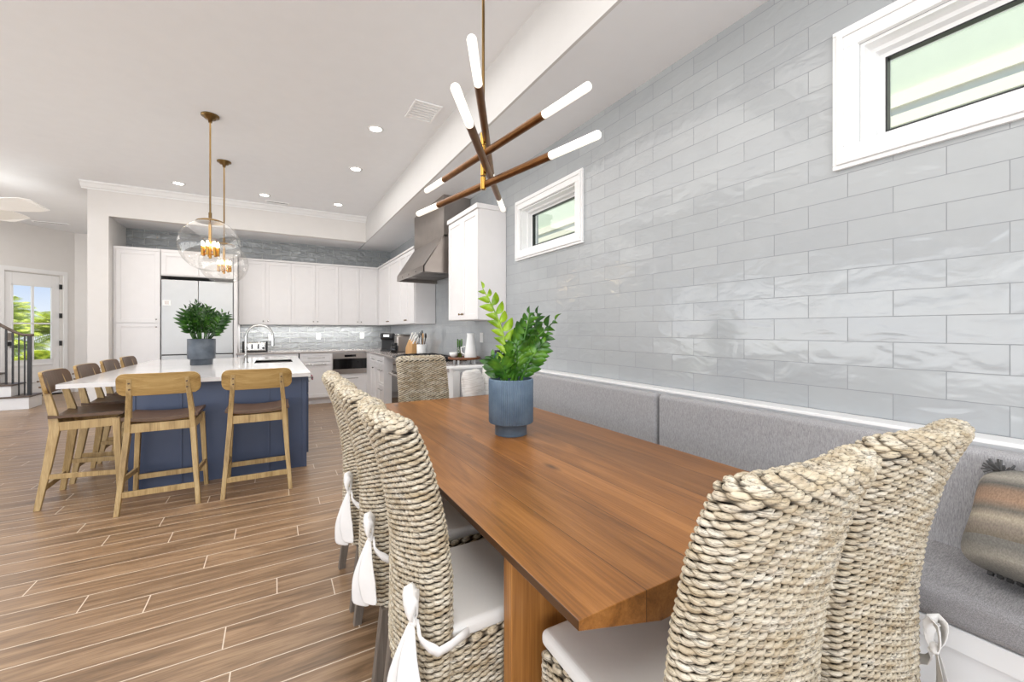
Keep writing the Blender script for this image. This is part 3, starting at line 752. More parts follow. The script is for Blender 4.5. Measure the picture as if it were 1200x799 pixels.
# ------------------------------------------------------------------ island
isl = thing('island_cabinet', 'large navy blue kitchen island cabinet with paneled sides', 'kitchen island', (-1.035, 4.50, 0))
MB().box(0, 0, 0, 1.305, 2.72, 0.70).box(0, 0, 0.7, 0.78, 2.72, 0.885).box(1.265, 0, 0.7, 1.305, 2.72, 0.885).box(0.78, 0, 0.7, 1.265, 1.4, 0.885).box(0.78, 2.2, 0.7, 1.265, 2.72, 0.885).done('body', 'blue', isl)
mb = MB()
for (a, b_) in ((0.0, 0.04), (0.33, 0.345), (0.66, 0.675), (0.98, 0.995), (1.265, 1.305)): mb.box(a, -0.008, 0.0, b_, 0, 0.885)
mb.box(-0.008, 0, 0, 0, 0.07, 0.885)
mb.done('panel_moulding', 'blue', isl, bevel=0.002)
mb = MB()
for k in range(3):
    y0 = 0.05+k*0.89
    mb.ring('x', -0.012, 0, y0, y0+0.84, 0.12, 0.85, 0.06)
mb.done('side_panel', 'blue', isl, bevel=0.002)
for k in range(3):
    y0 = 0.05+k*0.89
    mb = MB(); mb.box(1.305, y0, 0.12, 1.325, y0+0.84, 0.7); mb.done('door', 'blue', isl, bevel=0.002)
    mb = MB(); mb.box(1.305, y0, 0.71, 1.325, y0+0.84, 0.865); dr = mb.done('drawer', 'blue', isl, bevel=0.002)
    mb = MB(); mb.tube([(1.35, y0+0.3, 0.79), (1.35, y0+0.54, 0.79)], 0.006, 8); mb.box(1.325, y0+.32, .785, 1.35, y0+.33, .795); mb.box(1.325, y0+.51, .785, 1.35, y0+.52, .795); mb.done('handle', 'chrome', dr)
# worktop with sink hole
IT = 0.92
X0, X1, Y0, Y1 = -1.43, 0.30, 4.40, 7.27
sx0, sx1, sy0, sy1 = -0.22, 0.20, 5.95, 6.62
mb = MB(); z0 = IT-0.035
for b_ in ((X0, Y0, sx0, Y1), (sx1, Y0, X1, Y1), (sx0, Y0, sx1, sy0), (sx0, sy1, sx1, Y1)): mb.box(b_[0], b_[1], z0, b_[2], b_[3], IT)
tag(mb.done('island_countertop', 'quartz'), 'white quartz worktop overhanging the navy island', 'countertop')
sk = thing('kitchen_sink', 'stainless undermount sink set in the island worktop', 'sink', (sx0, sy0, IT-0.2))
w, l = sx1-sx0, sy1-sy0
MB().box(0, 0, 0, w, l, 0.01).box(-.008, -0.008, 0, 0, l+.008, 0.19).box(w, -0.008, 0, w+.008, l+.008, 0.19).box(0, -.008, 0, w, 0, 0.19).box(0, l, 0, w, l+.008, 0.19).done('basin', 'steel', sk)
MB().cyl((w/2, l/2, 0.01), 0.045, 0.004).done('drain', 'chrome', sk)
fc = thing('kitchen_faucet', 'tall chrome gooseneck tap on the island beside the sink', 'faucet', (-0.31, 6.1, IT))
mb = MB(); mb.cyl((0, 0, 0), 0.028, 0.012); mb.cyl((0, 0, 0.012), 0.019, 0.10)
R_ = 0.145
pts = [(0, 0, 0.1), (0, 0, 0.2), (0, 0, 0.325)]+[(R_-R_*math.cos(a), 0.0, 0.325+R_*math.sin(a)) for a in [i*PI/12 for i in range(1, 13)]]+[(2*R_, 0, 0.3)]
mb.tube(pts, 0.013, 12); mb.done('spout', 'chrome', fc)
mb = MB(); mb.tube([(2*R_, 0, 0.305), (2*R_, 0, 0.205)], [0.017, 0.019], 12); mb.done('spray_head', 'chrome', fc)
mb = MB(); mb.tube([(0, -0.018, 0.07), (0, -0.045, 0.075), (-0.01, -0.09, 0.1)], 0.007, 8); mb.done('lever', 'chrome', fc)
tw = thing('towel_bar', 'small metal bar with a rosy towel under the island worktop corner', 'towel bar', (0.29, 4.72, 0.80))
mb = MB(); mb.tube([(0.0, 0.0, 0.04), (0.05, 0, 0.04), (0.05, 0.30, 0.04), (0.0, 0.30, 0.04)], 0.006, 8); mb.done('bar', 'chrome', tw)
M['rose'] = plain('rose_towel', srgb(176, 120, 126), 0.9, var=0.2, scale=40)
mb = MB(); mb.box(0.042, 0.03, 0.01, 0.058, 0.2, 0.05); mb.done('towel', 'rose', tw, bevel=0.006)

# ------------------------------------------------------------------ bar stools (local: sitter faces +y)
def curved_plate(mb, w, h, th, bow, x0, z0, rad, ncol=18, power=2, tilt=0.0, y0=0.0):
    """upright plate with rounded ends, bowed backwards (-y) in the middle"""
    xs_, front, back = [], [], []
    ring = []
    for i in range(ncol+1):
        x = -w/2+w*i/ncol
        x = -w/2*math.cos(PI*i/ncol)
        e = w/2-abs(x); cut = 0.0
        if e < rad: cut = rad-math.sqrt(max(0, rad*rad-(rad-e)**2))
        zt, zb = z0+h-cut, z0+cut
        yb = y0-bow*(1-(2*x/w)**2)
        ring.append([(x0+x, yb-th/2+tilt*(zb-z0), zb), (x0+x, yb+th/2+tilt*(zb-z0), zb), (x0+x, yb+th/2+tilt*(zt-z0), zt), (x0+x, yb-th/2+tilt*(zt-z0), zt)])
    mb.loft(ring, True, False); return mb
stool = thing('bar_stool', 'oak bar stool at the island corner, left of the pair whose backs face us', 'bar stool', (-0.745, 4.20, 0))
rl_y, ft_y = -0.22, 0.22
for s in (-1, 1):
    mb = MB(); mb.rectloft([(s*0.235, -0.24, 0, 0.03, 0.036), (s*0.212, -0.195, 0.30, 0.034, 0.048), (s*0.192, -0.160, 0.58, 0.036, 0.06), (s*0.186, -0.172, 0.70, 0.034, 0.05), (s*0.165, -0.235, 0.975, 0.03, 0.03)])
    mb.done('leg', 'stoolwood', stool, bevel=0.004)
    mb = MB(); mb.rectloft([(s*0.232, 0.215, 0, 0.03, 0.034), (s*0.205, 0.185, 0.63, 0.036, 0.045)])
    mb.done('leg', 'stoolwood', stool, bevel=0.004)
    mb = MB(); mb.bar((s*0.220, -0.215, 0.235), (s*0.222, 0.205, 0.205), 0.018, 0.036); mb.done('stretcher', 'stoolwood', stool, bevel=0.002)
    mb = MB(); mb.bar((s*0.195, -0.165, 0.60), (s*0.203, 0.19, 0.605), 0.022, 0.065); mb.done('side_rail', 'stoolwood', stool, bevel=0.002)
mb = MB(); mb.bar((-0.222, -0.225, 0.14), (0.222, -0.225, 0.14), 0.02, 0.04); mb.done('stretcher', 'stoolwood', stool, bevel=0.002)
mb = MB(); mb.bar((-0.225, 0.208, 0.14), (0.225, 0.208, 0.14), 0.02, 0.04); mb.done('stretcher', 'stoolwood', stool, bevel=0.002)
mb = MB(); mb.bar((-0.19, -0.17, 0.605), (0.19, -0.17, 0.605), 0.024, 0.065); mb.done('rear_rail', 'stoolwood', stool, bevel=0.002)
mb = MB(); mb.bar((-0.20, 0.19, 0.605), (0.20, 0.19, 0.605), 0.024, 0.065); mb.done('front_rail', 'stoolwood', stool, bevel=0.002)
# dished seat
mb = MB(); ring = []
for i in range(17):
    x = -0.225+0.45*i/16; zz = 0.645+0.022*(2*x/0.45)**2
    ring.append([(x, -0.19, zz), (x, 0.225, zz-0.004), (x, 0.235, zz+0.012), (x, 0.2, zz+0.022), (x, -0.14, zz+0.018), (x, -0.19, zz+0.026)])
mb.loft(ring, True, False).done('seat', 'stoolbrown', stool, bevel=0.003)
TL = -0.22
mb = MB(); curved_plate(mb, 0.49, 0.165, 0.02, 0.035, 0, 0.85, 0.05, tilt=TL, y0=-0.190)
mb.done('backrest', 'stoolrail', stool, bevel=0.003)
mb = MB(); curved_plate(mb, 0.488, 0.163, 0.008, 0.035, 0, 0.851, 0.05, tilt=TL, y0=-0.176)
mb.done('back_pad', 'stoolbrown', stool, bevel=0.002)
for s in (-1, 1):
    for z in (0.90, 0.945):
        mb = MB(); y = -0.226-(z-0.86)*0.22-0.006
        mb.tube([(s*0.166, y, z), (s*0.166, y-0.012, z)], 0.006, 8); mb.done('screw_plug', 'stoolbrown', stool)
G = 'bar stools around the navy island'
stool['group'] = G
dup(stool, 'oak bar stool right of the pair whose backs face us, below the chrome tap', (-0.12, 4.18, 0), 0.0)
# left side, facing +x
dup(stool, 'oak bar stool on the island long side, nearest the camera', (-1.285, 4.62, 0), -PI/2+0.03)
dup(stool, 'second oak bar stool back along the island long side', (-1.28, 5.23, 0), -PI/2)
dup(stool, 'third oak bar stool back along the island long side', (-1.28, 5.85, 0), -PI/2+0.02)
dup(stool, 'farthest oak bar stool along the island long side, near the pantry', (-1.28, 6.47, 0), -PI/2)

# ------------------------------------------------------------------ dining table
TB = thing('dining_table', 'long amber oak dining table with slab legs beside the grey bench', 'dining table', (0, 0, 0))
TX0, TX1, TY0, TY1, TT = 0.52, 1.665, 0.64, 3.26, 0.76
mb = MB(); mb.prism([(TX0, TT), (TX0, TT-0.022), (TX0+0.24, TT-0.085), (TX1-0.24, TT-0.085), (TX1, TT-0.022), (TX1, TT)], 'y', TY0, TY1)
mb.done('tabletop', 'table', TB, bevel=0.002)
for y in (0.985, 2.72):
    MB().box(0.565, y, 0, 1.595, y+0.045, TT-0.03).done('pedestal', 'tableleg', TB, bevel=0.003)
# trim the pedestal tops so they tuck under the bevel
for o in TB.children:
    if o.name.startswith('pedestal'):
        for v in o.data.vertices:
            if v.co.z > 0.5: v.co.z = TT-0.03
MB().box(0.8, 1.03, 0.1, 1.4, 2.72, 0.14).done('stretcher', 'tableleg', TB, bevel=0.003)

# ------------------------------------------------------------------ wicker chairs (local: sitter faces +y, origin on the floor)
CW = 0.420
def ymid(z):
    # centre line of the back in side view
    pts = [(0.28, -0.243), (0.5, -0.240), (0.65, -0.240), (0.8, -0.258), (0.94, -0.290), (1.02, -0.318), (1.1, -0.352)]
    if z <= pts[0][0]: return pts[0][1]
    for (a, ya), (b, yb) in zip(pts, pts[1:]):
        if z <= b:
            t = (z-a)/(b-a); return ya+(yb-ya)*t
    return pts[-1][1]
def stadium(w, th, n, r=None):
    """resampled rounded rectangle, counter-clockwise, with outward normals"""
    r = min(w, th)/2*0.98 if r is None else r
    raw = []
    for cx, cy, a0 in ((w/2-r, -th/2+r, -PI/2), (w/2-r, th/2-r, 0), (-w/2+r, th/2-r, PI/2), (-w/2+r, -th/2+r, PI)):
        for k in range(9):
            a = a0+k*PI/16; raw.append((cx+r*math.cos(a), cy+r*math.sin(a), math.cos(a), math.sin(a)))
    raw.append(raw[0]); L_ = [0]
    for a, b in zip(raw, raw[1:]): L_.append(L_[-1]+math.hypot(b[0]-a[0], b[1]-a[1]))
    out = []; j = 0
    for i in range(n):
        s = L_[-1]*i/n
        while L_[j+1] < s: j += 1
        t = (s-L_[j])/max(1e-9, L_[j+1]-L_[j]); a, b = raw[j], raw[j+1]
        out.append(tuple(a[q]+(b[q]-a[q])*t for q in range(4)))
    return out
def weave(rows, attr_name='lift', seg=6, seed=3):
    """rows: (list of (x,y,z,nx,ny,nz), phase, amp, radius)"""
    rnd = random.Random(seed); V, Fc, A = [], [], []
    for pts, waves, phase, amp, rad in rows:
        n = len(pts); base_ = len(V)
        P_ = []; H = []
        jit = [rnd.uniform(-1, 1) for _ in range(waves*2)]
        for i, (x, y, z, nx, ny, nz) in enumerate(pts):
            t = i/n*waves*2; w_ = math.cos(PI*t+phase)
            j = jit[int(t) % (waves*2)]*0.5+jit[int(t+1) % (waves*2)]*0.5
            o_ = amp*w_*(1+0.3*j)
            P_.append(Vector((x+nx*o_, y+ny*o_, z+nz*o_+0.0016*math.sin(PI*t+phase)+0.0012*j)))
            H.append(0.5+0.5*w_)
        for i in range(n):
            d = (P_[(i+1) % n]-P_[i-1]).normalized()
            N = Vector(pts[i][3:6]); b = d.cross(N).normalized(); N = b.cross(d).normalized()
            h = H[i]; rr = rad*(0.74+0.40*h)
            for k in range(seg):
                a = 2*PI*k/seg
                V.append(tuple(P_[i]+N*(rr*0.8*math.cos(a))+b*(rr*1.06*math.sin(a))))
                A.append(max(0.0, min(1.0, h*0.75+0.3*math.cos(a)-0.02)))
        for i in range(n):
            a, b = base_+i*seg, base_+((i+1) % n)*seg
            for k in range(seg): Fc.append((a+k, b+k, b+(k+1) % seg, a+(k+1) % seg))
    return V, Fc, A
def weave_obj(name, rows, parent, seed):
    V, Fc, A = weave(rows, seed=seed)
    me = bpy.data.meshes.new(name); me.from_pydata(V, [], Fc)
    me.polygons.foreach_set('use_smooth', [True]*len(Fc))
    at = me.attributes.new('lift', 'FLOAT', 'POINT'); at.data.foreach_set('value', A)
    me.materials.append(M['wicker']); me.update()
    o = bpy.data.objects.new(name, me); COL.objects.link(o); o.parent = parent
    return o
BW_ = 0.075   # back thickness
BOW = 0.030
def bowed(x): return BOW*((2*x/CW)**2)
chair = thing('wicker_dining_chair', 'x', 'chair', (0, 0, 0))
rows = []; z = 0.30; i = 0; NB = 20; PPW = 9
pitch = 0.0080
def back_w(z): return CW-0.012*max(0, (0.55-z))-0.0*z
while z < 1.068:
    st_ = stadium(back_w(z), BW_, NB*PPW)
    y0 = ymid(z); rows.append(([(x, y+y0+bowed(x)-0.005, z, nx, ny, 0) for x, y, nx, ny in st_], NB, PI*(i % 2)+0.25*math.sin(i*1.7), 0.0036, 0.0052)); z += pitch; i += 1
for a in (8, 22, 36, 50, 64, 78, 90):
    th = math.radians(a); ins = 0.034*(1-math.cos(th)); zz = 1.068+0.034*math.sin(th)
    st_ = stadium(back_w(1.0)-2*ins*1.1, max(0.008, BW_-2*ins), NB*PPW)
    y0 = ymid(zz)
    rows.append(([(x, y+y0+bowed(x)-0.005, zz-0.0, nx*math.cos(th), ny*math.cos(th), math.sin(th)) for x, y, nx, ny in st_], NB, PI*(i % 2), 0.0034, 0.0066)); i += 1
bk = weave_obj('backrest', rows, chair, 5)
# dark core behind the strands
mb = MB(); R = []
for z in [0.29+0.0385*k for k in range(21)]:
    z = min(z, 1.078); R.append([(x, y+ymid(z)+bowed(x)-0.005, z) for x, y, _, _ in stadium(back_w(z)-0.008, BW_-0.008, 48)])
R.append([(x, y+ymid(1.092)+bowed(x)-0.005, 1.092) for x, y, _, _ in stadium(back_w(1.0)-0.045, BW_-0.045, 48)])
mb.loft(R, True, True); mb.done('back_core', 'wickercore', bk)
rows = []; z = 0.255; i = 0; NS = 32
SD = 0.43; SYC = 0.015
while z < 0.462:
    st_ = stadium(CW-0.004, SD, NS*PPW, 0.035)
    rows.append(([(x, y+SYC, z, nx, ny, 0) for x, y, nx, ny in st_], NS, PI*(i % 2)+0.25*math.sin(i*1.7), 0.0036, 0.0052)); z += pitch; i += 1
for a in (35, 75):
    th = math.radians(a); ins = 0.02*(1-math.cos(th))
    st_ = stadium(CW-0.004-2*ins, SD-2*ins, NS*PPW, 0.035)
    rows.append(([(x, y+SYC, z-0.004+0.016*math.sin(th), nx*math.cos(th), ny*math.cos(th), math.sin(th)) for x, y, nx, ny in st_], NS, PI*(i % 2), 0.004, 0.009)); i += 1
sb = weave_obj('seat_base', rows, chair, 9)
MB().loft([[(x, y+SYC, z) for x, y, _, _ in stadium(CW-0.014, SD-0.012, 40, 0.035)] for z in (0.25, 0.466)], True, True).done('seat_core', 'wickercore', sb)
MB().box(-CW/2+0.008, -0.192, 0.472, CW/2-0.004, 0.236, 0.517).done('seat_cushion', 'linen', chair, bevel=0.018, segs=5)
for s in (-1, 1):
    MB().rectloft([(s*0.2, -0.275, 0, 0.034, 0.034), (s*0.2, -0.235, 0.3, 0.044, 0.044)]).done('leg', 'legwood', chair, bevel=0.003)
    MB().rectloft([(s*0.2, 0.195, 0, 0.034, 0.034), (s*0.2, 0.195, 0.3, 0.044, 0.044)]).done('leg', 'legwood', chair, bevel=0.003)
# white tie: strap round the right rear corner, bow on the back
def ribbon(mb, pts, width, up=None, nrm=None):
    V = []; n = len(pts); pts = [Vector(p) for p in pts]
    ws = width if isinstance(width, list) else [width]*n
    for i, p in enumerate(pts):
        d = (pts[min(i+1, n-1)]-pts[max(i-1, 0)]).normalized()
        N = Vector(nrm[i] if isinstance(nrm, list) else nrm)
        w = d.cross(N).normalized()*ws[i]/2
        c = N.normalized()*0.0025
        V += [tuple(p-w), tuple(p+c*1.5), tuple(p+w)]
    F_ = []
    for i in range(n-1):
        a, b = 3*i, 3*i+3; F_ += [(a, b, b+1, a+1), (a+1, b+1, b+2, a+2)]
    mb.add(V, F_, True)
sash = MB(); hw = CW/2+0.010
kx, kz = hw-0.030, 0.565
ky = ymid(0.6)-BW_/2+bowed(kx)-0.028
path = [((kx, ky, kz), (0, -1, 0)), ((kx+0.02, ky-0.001, kz-0.03), (0.1, -1, 0)), ((hw-0.012, ky+0.010, kz-0.052), (0.5, -0.8, 0)), ((hw+0.002, ky+0.030, kz-0.068), (1, -0.3, 0)), ((hw+0.004, -0.235, kz-0.082), (1, 0, 0)), ((hw+0.003, -0.20, kz-0.078), (1, 0, 0)), ((hw-0.006, -0.17, kz-0.075), (1, 0, 0)), ((hw-0.014, -0.14, kz-0.073), (1, 0, 0.2))]
ribbon(sash, [p[0] for p in path], [0.018]+[0.026]*7, nrm=[p[1] for p in path])
sh = sash.done('sash', 'cotton', chair, solid=0.002)
mb = MB(); mb.ellips((kx, ky-0.012, kz), (0.012, 0.011, 0.016), 12, 8); mb.done('knot', 'cotton', sh)
for sx, L_, spread in ((-1, 0.27, 0.045), (1, 0.235, 0.012)):
    mb = MB(); pts = []; ws = []; nr = []
    for k in range(9):
        t = k/8; pts.append((kx+sx*0.004+sx*spread*t, ky-0.016-0.012*math.sin(t*PI)-0.02*t*(sx < 0), kz-0.005-L_*t)); ws.append(0.016+0.062*min(1, t*1.6)); nr.append((0.9+0.35*math.sin(3*t+sx), -1, 0.1))
    ribbon(mb, pts, ws, nrm=nr); mb.done('ribbon_tail', 'cotton', sh, solid=0.0015, sub=1)
for sx in (-1, 1):
    mb = MB(); pts = []; nr = []; ws = []
    for k in range(13):
        a = k/12*2*PI; q = 0.5-0.5*math.cos(a)
        pts.append((kx+sx*(0.018*math.sin(a)*0.5+0.014*q), ky-0.014-0.012*math.sin(a), kz+0.075*q)); nr.append((0.5+0.2*sx, -math.cos(a/2)-0.01, 0.2)); ws.append(0.012+0.024*q)
    ribbon(mb, pts, ws, nrm=nr); mb.done('bow_loop', 'cotton', sh, solid=0.0015)
GC = 'wicker chairs around the dining table'
for o in chair.children:
    if o.name == 'seat_base': pass
chair['group'] = GC
chair['label'] = 'wicker chair at the table head nearest the camera, left of the two'
chair.location = (0.825, 0.70, 0); chair.rotation_euler = (0, 0, -0.03)
head = dup(chair, 'wicker chair at the table head beside the grey bench, right of the two', (1.335, 0.69, 0), -0.06)
for c_ in head.children:
    if c_.name.startswith('sash'): c_.location.z = -0.07
dup(chair, 'wicker chair on the table side nearest the camera, showing its big white bow', (0.61, 1.265, 0), -PI/2)
dup(chair, 'middle wicker chair of the three along the table side', (0.60, 1.775, 0), -PI/2)
dup(chair, 'farthest wicker chair of the three along the table side', (0.60, 2.28, 0), -PI/2)
dup(chair, 'wicker chair at the far table head in front of the range', (1.09, 3.14, 0), PI)

for c_ in chair.children:
    if c_.name.startswith('sash'): c_.location.z = -0.08

# ------------------------------------------------------------------ banquette
bq = thing('banquette_bench', 'built in white banquette bench with grey padded back along the tiled wall', 'bench', (0, 0, 0))
MB().box(1.64, -1.6, 0.0, 2.095, 3.55, 0.515).done('bench_box', 'trim', bq, bevel=0.004)
mb = MB()
for k in range(6):
    y1_ = 0.62-k*0.95+3.0*0; 
for (ya, yb) in ((-1.55, -0.45), (-0.45, 0.52), (0.52, 1.5), (1.5, 2.5), (2.5, 3.5)):
    f_ = 0.06
    for b_ in ((ya, 0.06, yb, 0.13), (ya, 0.45, yb, 0.515), (ya, 0.13, ya+f_, 0.45), (yb-f_, 0.13, yb, 0.45)): mb.box(1.622, b_[0], b_[1], 1.64, b_[2], b_[3])
mb.done('bench_panel', 'trim', bq, bevel=0.004)
MB().box(1.615, -1.6, 0.0, 1.64, 3.55, 0.06).done('bench_plinth', 'trim', bq)
MB().box(2.01, -1.6, 0.5, 2.098, 3.60, 0.965).done('back_panel', 'trim', bq)
MB().box(1.992, -1.6, 0.965, 2.098, 3.60, 0.98).done('ledge', 'trim', bq, bevel=0.003)
MB().box(1.44, 3.60, 0.0, 2.098, 3.70, 0.965).box(1.435, 3.585, 0.1, 1.50, 3.60, 0.95).done('end_panel', 'trim', bq)
MB().box(1.41, 3.57, 0.965, 2.098, 3.715, 0.985).done('ledge', 'trim', bq, bevel=0.003)
for (ya, yb) in ((1.68, 3.55), (-0.2, 1.665), (-1.58, -0.215)):
    c = MB(); c.box(1.942, ya, 0.60, 2.008, yb, 0.955); pc = c.done('back_cushion', 'fabric', bq, bevel=0.022, segs=5)
    c = MB(); c.tube([(1.944, ya+0.02, 0.932), (1.944, yb-0.02, 0.932)], 0.0015, 6); c.done('seam', 'shag', pc)
MB().box(1.505, 3.54, 0.6, 1.94, 3.598, 0.94).done('back_cushion', 'fabric', bq, bevel=0.02, segs=4)
sc_ = MB(); sc_.box(1.605, -1.58, 0.517, 1.995, 3.535, 0.618)
tag(sc_.done('bench_seat_cushion', 'seatfab', bevel=0.03, segs=6), 'long grey woven seat cushion lying on the white bench', 'cushion')

def pillow(name, lab, mat, loc, size, thick, rot, seam=None):
    root = thing(name, lab, 'pillow', loc); root.rotation_euler = rot
    n = 22; R = []
    def P(u, v, s):
        k = (1-abs(u)**2.6)*(1-abs(v)**2.6); k = max(0, k)**0.42
        m_ = max(abs(u), abs(v)); q_ = (abs(u)**5+abs(v)**5)**0.2; g_ = m_/q_ if q_ > 0 else 1.0
        u, v = u*g_, v*g_
        pin = 1-0.06*(abs(u)**3*0+ (1-abs(v)**2)*abs(u)**3)
        pin2 = 1-0.06*((1-abs(u)**2)*abs(v)**3)
        return (u*size[0]/2*pin, s*thick/2*k, v*size[1]/2*pin2)
    V, Fc = [], []
    for s in (-1, 1):
        b0 = len(V)
        for i in range(n+1):
            for j in range(n+1): V.append(P(-1+2*i/n, -1+2*j/n, s))
        for i in range(n):
            for j in range(n):
                a = b0+i*(n+1)+j; q = (a, a+n+1, a+n+2, a+1)
                Fc.append(q if s < 0 else q[::-1])
    MB().add(V, Fc, True).done('pillow_body', mat, root)
    return root
pl = pillow('throw_pillow', 'striped tan and grey knitted throw pillow on the bench seat', 'stripe', (1.80, 0.145, 0.785), (0.52, 0.33), 0.21, (math.radians(36), 0, math.radians(84)))
# dashed piping and tassel on the striped pillow
mb = MB()
for k in range(21):
    x = -0.19+0.018*k; mb.box(x, -0.006, -0.163, x+0.011, 0.006, -0.153)
mb.done('seam_stitch', 'plast', pl)
mb = MB(); rnd = random.Random(3)
for k in range(40):
    a = rnd.uniform(0, 2*PI); r_ = rnd.uniform(0.01, 0.05)
    mb.tube([(0.20, 0, 0.14), (0.21+r_*math.cos(a)*0.4, 0.4*r_*math.sin(a), 0.15), (0.215+r_*math.cos(a)*0.8, 0.7*r_*math.sin(a), 0.15+rnd.uniform(-0.02, 0.03))], 0.003, 5)
mb.done('tassel', 'shag', pl)
pillow('throw_pillow', 'white crinkled throw pillow at the bench end, beside the white post', 'crinkle', (1.545, 3.38, 0.815), (0.30, 0.34), 0.14, (math.radians(-8), 0, math.radians(35)))
pillow('throw_pillow', 'white crinkled throw pillow behind the ribbed blue pot', 'crinkle', (1.85, 3.45, 0.83), (0.38, 0.36), 0.12, (math.radians(-10), math.radians(6), math.radians(-4)))

# ------------------------------------------------------------------ potted plants
RV = Vector((0.8669, -0.4985, 0)); FV = Vector((0.4985, 0.8669, 0))
def leafblade(mb, base_, d, n, L_, w_, fold=0.25):
    d = Vector(d).normalized(); n = Vector(n); s = d.cross(n).normalized(); n = s.cross(d).normalized()
    V = []; K = 7
    for i in range(K+1):
        t = i/K; wd_ = w_*math.sin(PI*min(1, t**0.8))**0.8*(1-0.15*t)
        c = Vector(base_)+d*(L_*t)+n*(L_*0.12*math.sin(t*PI)-L_*0.10*t*t)
        V += [tuple(c-s*wd_/2+n*wd_*fold), tuple(c), tuple(c+s*wd_/2+n*wd_*fold)]
    F_ = []
    for i in range(K):
        a = 3*i; F_ += [(a, a+3, a+4, a+1), (a+1, a+4, a+5, a+2)]
    mb.add(V, F_, True)
def frond(root, base_, tip, bend, n, L_, w_, mat, rnd, r0=0.008, start=0.3):
    base_, tip, bend = Vector(base_), Vector(tip), Vector(bend)
    pts = [base_.lerp(tip, t)+bend*math.sin(PI*t) for t in [i/12 for i in range(13)]]
    mb = MB(); mb.tube(pts, [r0*(1-0.65*i/12) for i in range(13)], 8); stem = mb.done('stem', mat, root)
    mb = MB()
    side = (tip-base_).cross(Vector((rnd.uniform(-1, 1)*0.6, rnd.uniform(-1, 1)*0.6-0.4, 0.15)))
    for k in range(n):
        t = start+(1-start)*k/(n-1); q = min(11.99, t*12); i = int(q); p = pts[i].lerp(pts[i+1], q-i)
        d = (pts[i+1]-pts[i]).normalized(); sd = side-d*side.dot(d); sd.normalize()
        if k % 2: sd = -sd
        nn = d.cross(sd).normalized()
        if nn.z < 0: nn = -nn
        f = 0.62+0.2*t if k < n-1 else 3
        dd = (d*f+sd+nn*rnd.uniform(-0.1, 0.25)).normalized()
        sc_l = (0.72+0.5*math.sin(PI*min(1, (t-start)/(1-start)*0.8+0.15)))*rnd.uniform(0.85, 1.1)*(1-0.25*(t > 0.9))
        leafblade(mb, p, dd, nn, L_*sc_l, w_*sc_l)
    mb.done('leaves', mat, stem)
rnd = random.Random(21)
tp = thing('potted_plant', 'leafy green zz plant in a ribbed blue pot on the dining table', 'potted plant', (1.13, 1.975, TT))
mb = MB(); mb.lathe([(0.001, 0), (0.086, 0), (0.088, 0.004), (0.088, 0.062), (0.1135, 0.066)], seg=48)
mb.lathe([(0.1135, 0.066), (0.1185, 0.072), (0.119, 0.3), (0.117, 0.306), (0.109, 0.306), (0.107, 0.27), (0.001, 0.265)], seg=320, flute=64, famp=0.0045)
mb.done('pot', 'potblue', tp)
MB().cyl((0, 0, 0.266), 0.106, 0.008, 28).done('soil', 'soil', tp)
def fl(dx, dz, dy=0.0): v = RV*dx+FV*dy; return (v.x, v.y, dz)
frond(tp, fl(-0.035, 0.27), fl(-0.155, 0.80, 0.0), fl(0.055, 0.0), 19, 0.080, 0.042, 'leafnew', rnd, start=0.2)
for (bx, tx, tz_, ty, bnd, n) in ((0.0, 0.15, 0.66, 0.03, 0.02, 20), (0.03, 0.245, 0.625, 0.0, -0.06, 16), (0.02, 0.10, 0.66, -0.06, 0.0, 18), (0.01, 0.08, 0.58, 0.08, -0.02, 16),
                             (0.045, 0.21, 0.56, 0.08, -0.03, 16), (-0.02, -0.06, 0.40, -0.07, 0.01, 10), (-0.01, 0.03, 0.50, -0.08, 0.02, 14), (0.05, 0.17, 0.50, -0.07, -0.02, 14), (-0.04, -0.10, 0.42, 0.03, 0.0, 9), (0.0, 0.06, 0.44, -0.03, 0.0, 12)):
    frond(tp, fl(bx, 0.27, ty*0.3), fl(tx, tz_, ty), fl(bnd, 0.0), n, 0.080, 0.041, 'leaf', rnd, start=0.22)
ip = thing('potted_plant', 'dark green zz plant in a smooth slate pot on the island', 'potted plant', (-0.75, 6.05, IT))
MB().lathe([(0.001, 0), (0.108, 0), (0.11, 0.004), (0.11, 0.065), (0.135, 0.07), (0.138, 0.075), (0.138, 0.305), (0.127, 0.305), (0.125, 0.27), (0.001, 0.265)], seg=12).done('pot', 'potgrey', ip)
MB().cyl((0, 0, 0.268), 0.125, 0.006, 24).done('soil', 'soil', ip)
for k in range(17):
    a = k*2.4; q = 0.04+0.17*((k*0.37) % 1); h_ = 0.78-0.9*q+rnd.uniform(-0.08, 0.04)
    frond(ip, (0.06*math.cos(a), 0.06*math.sin(a), 0.27), (q*1.35*math.cos(a), q*1.35*math.sin(a), h_), (0.02*math.cos(a), 0.02*math.sin(a), 0), 14, 0.10, 0.036, 'leafdark', rnd, start=0.25)

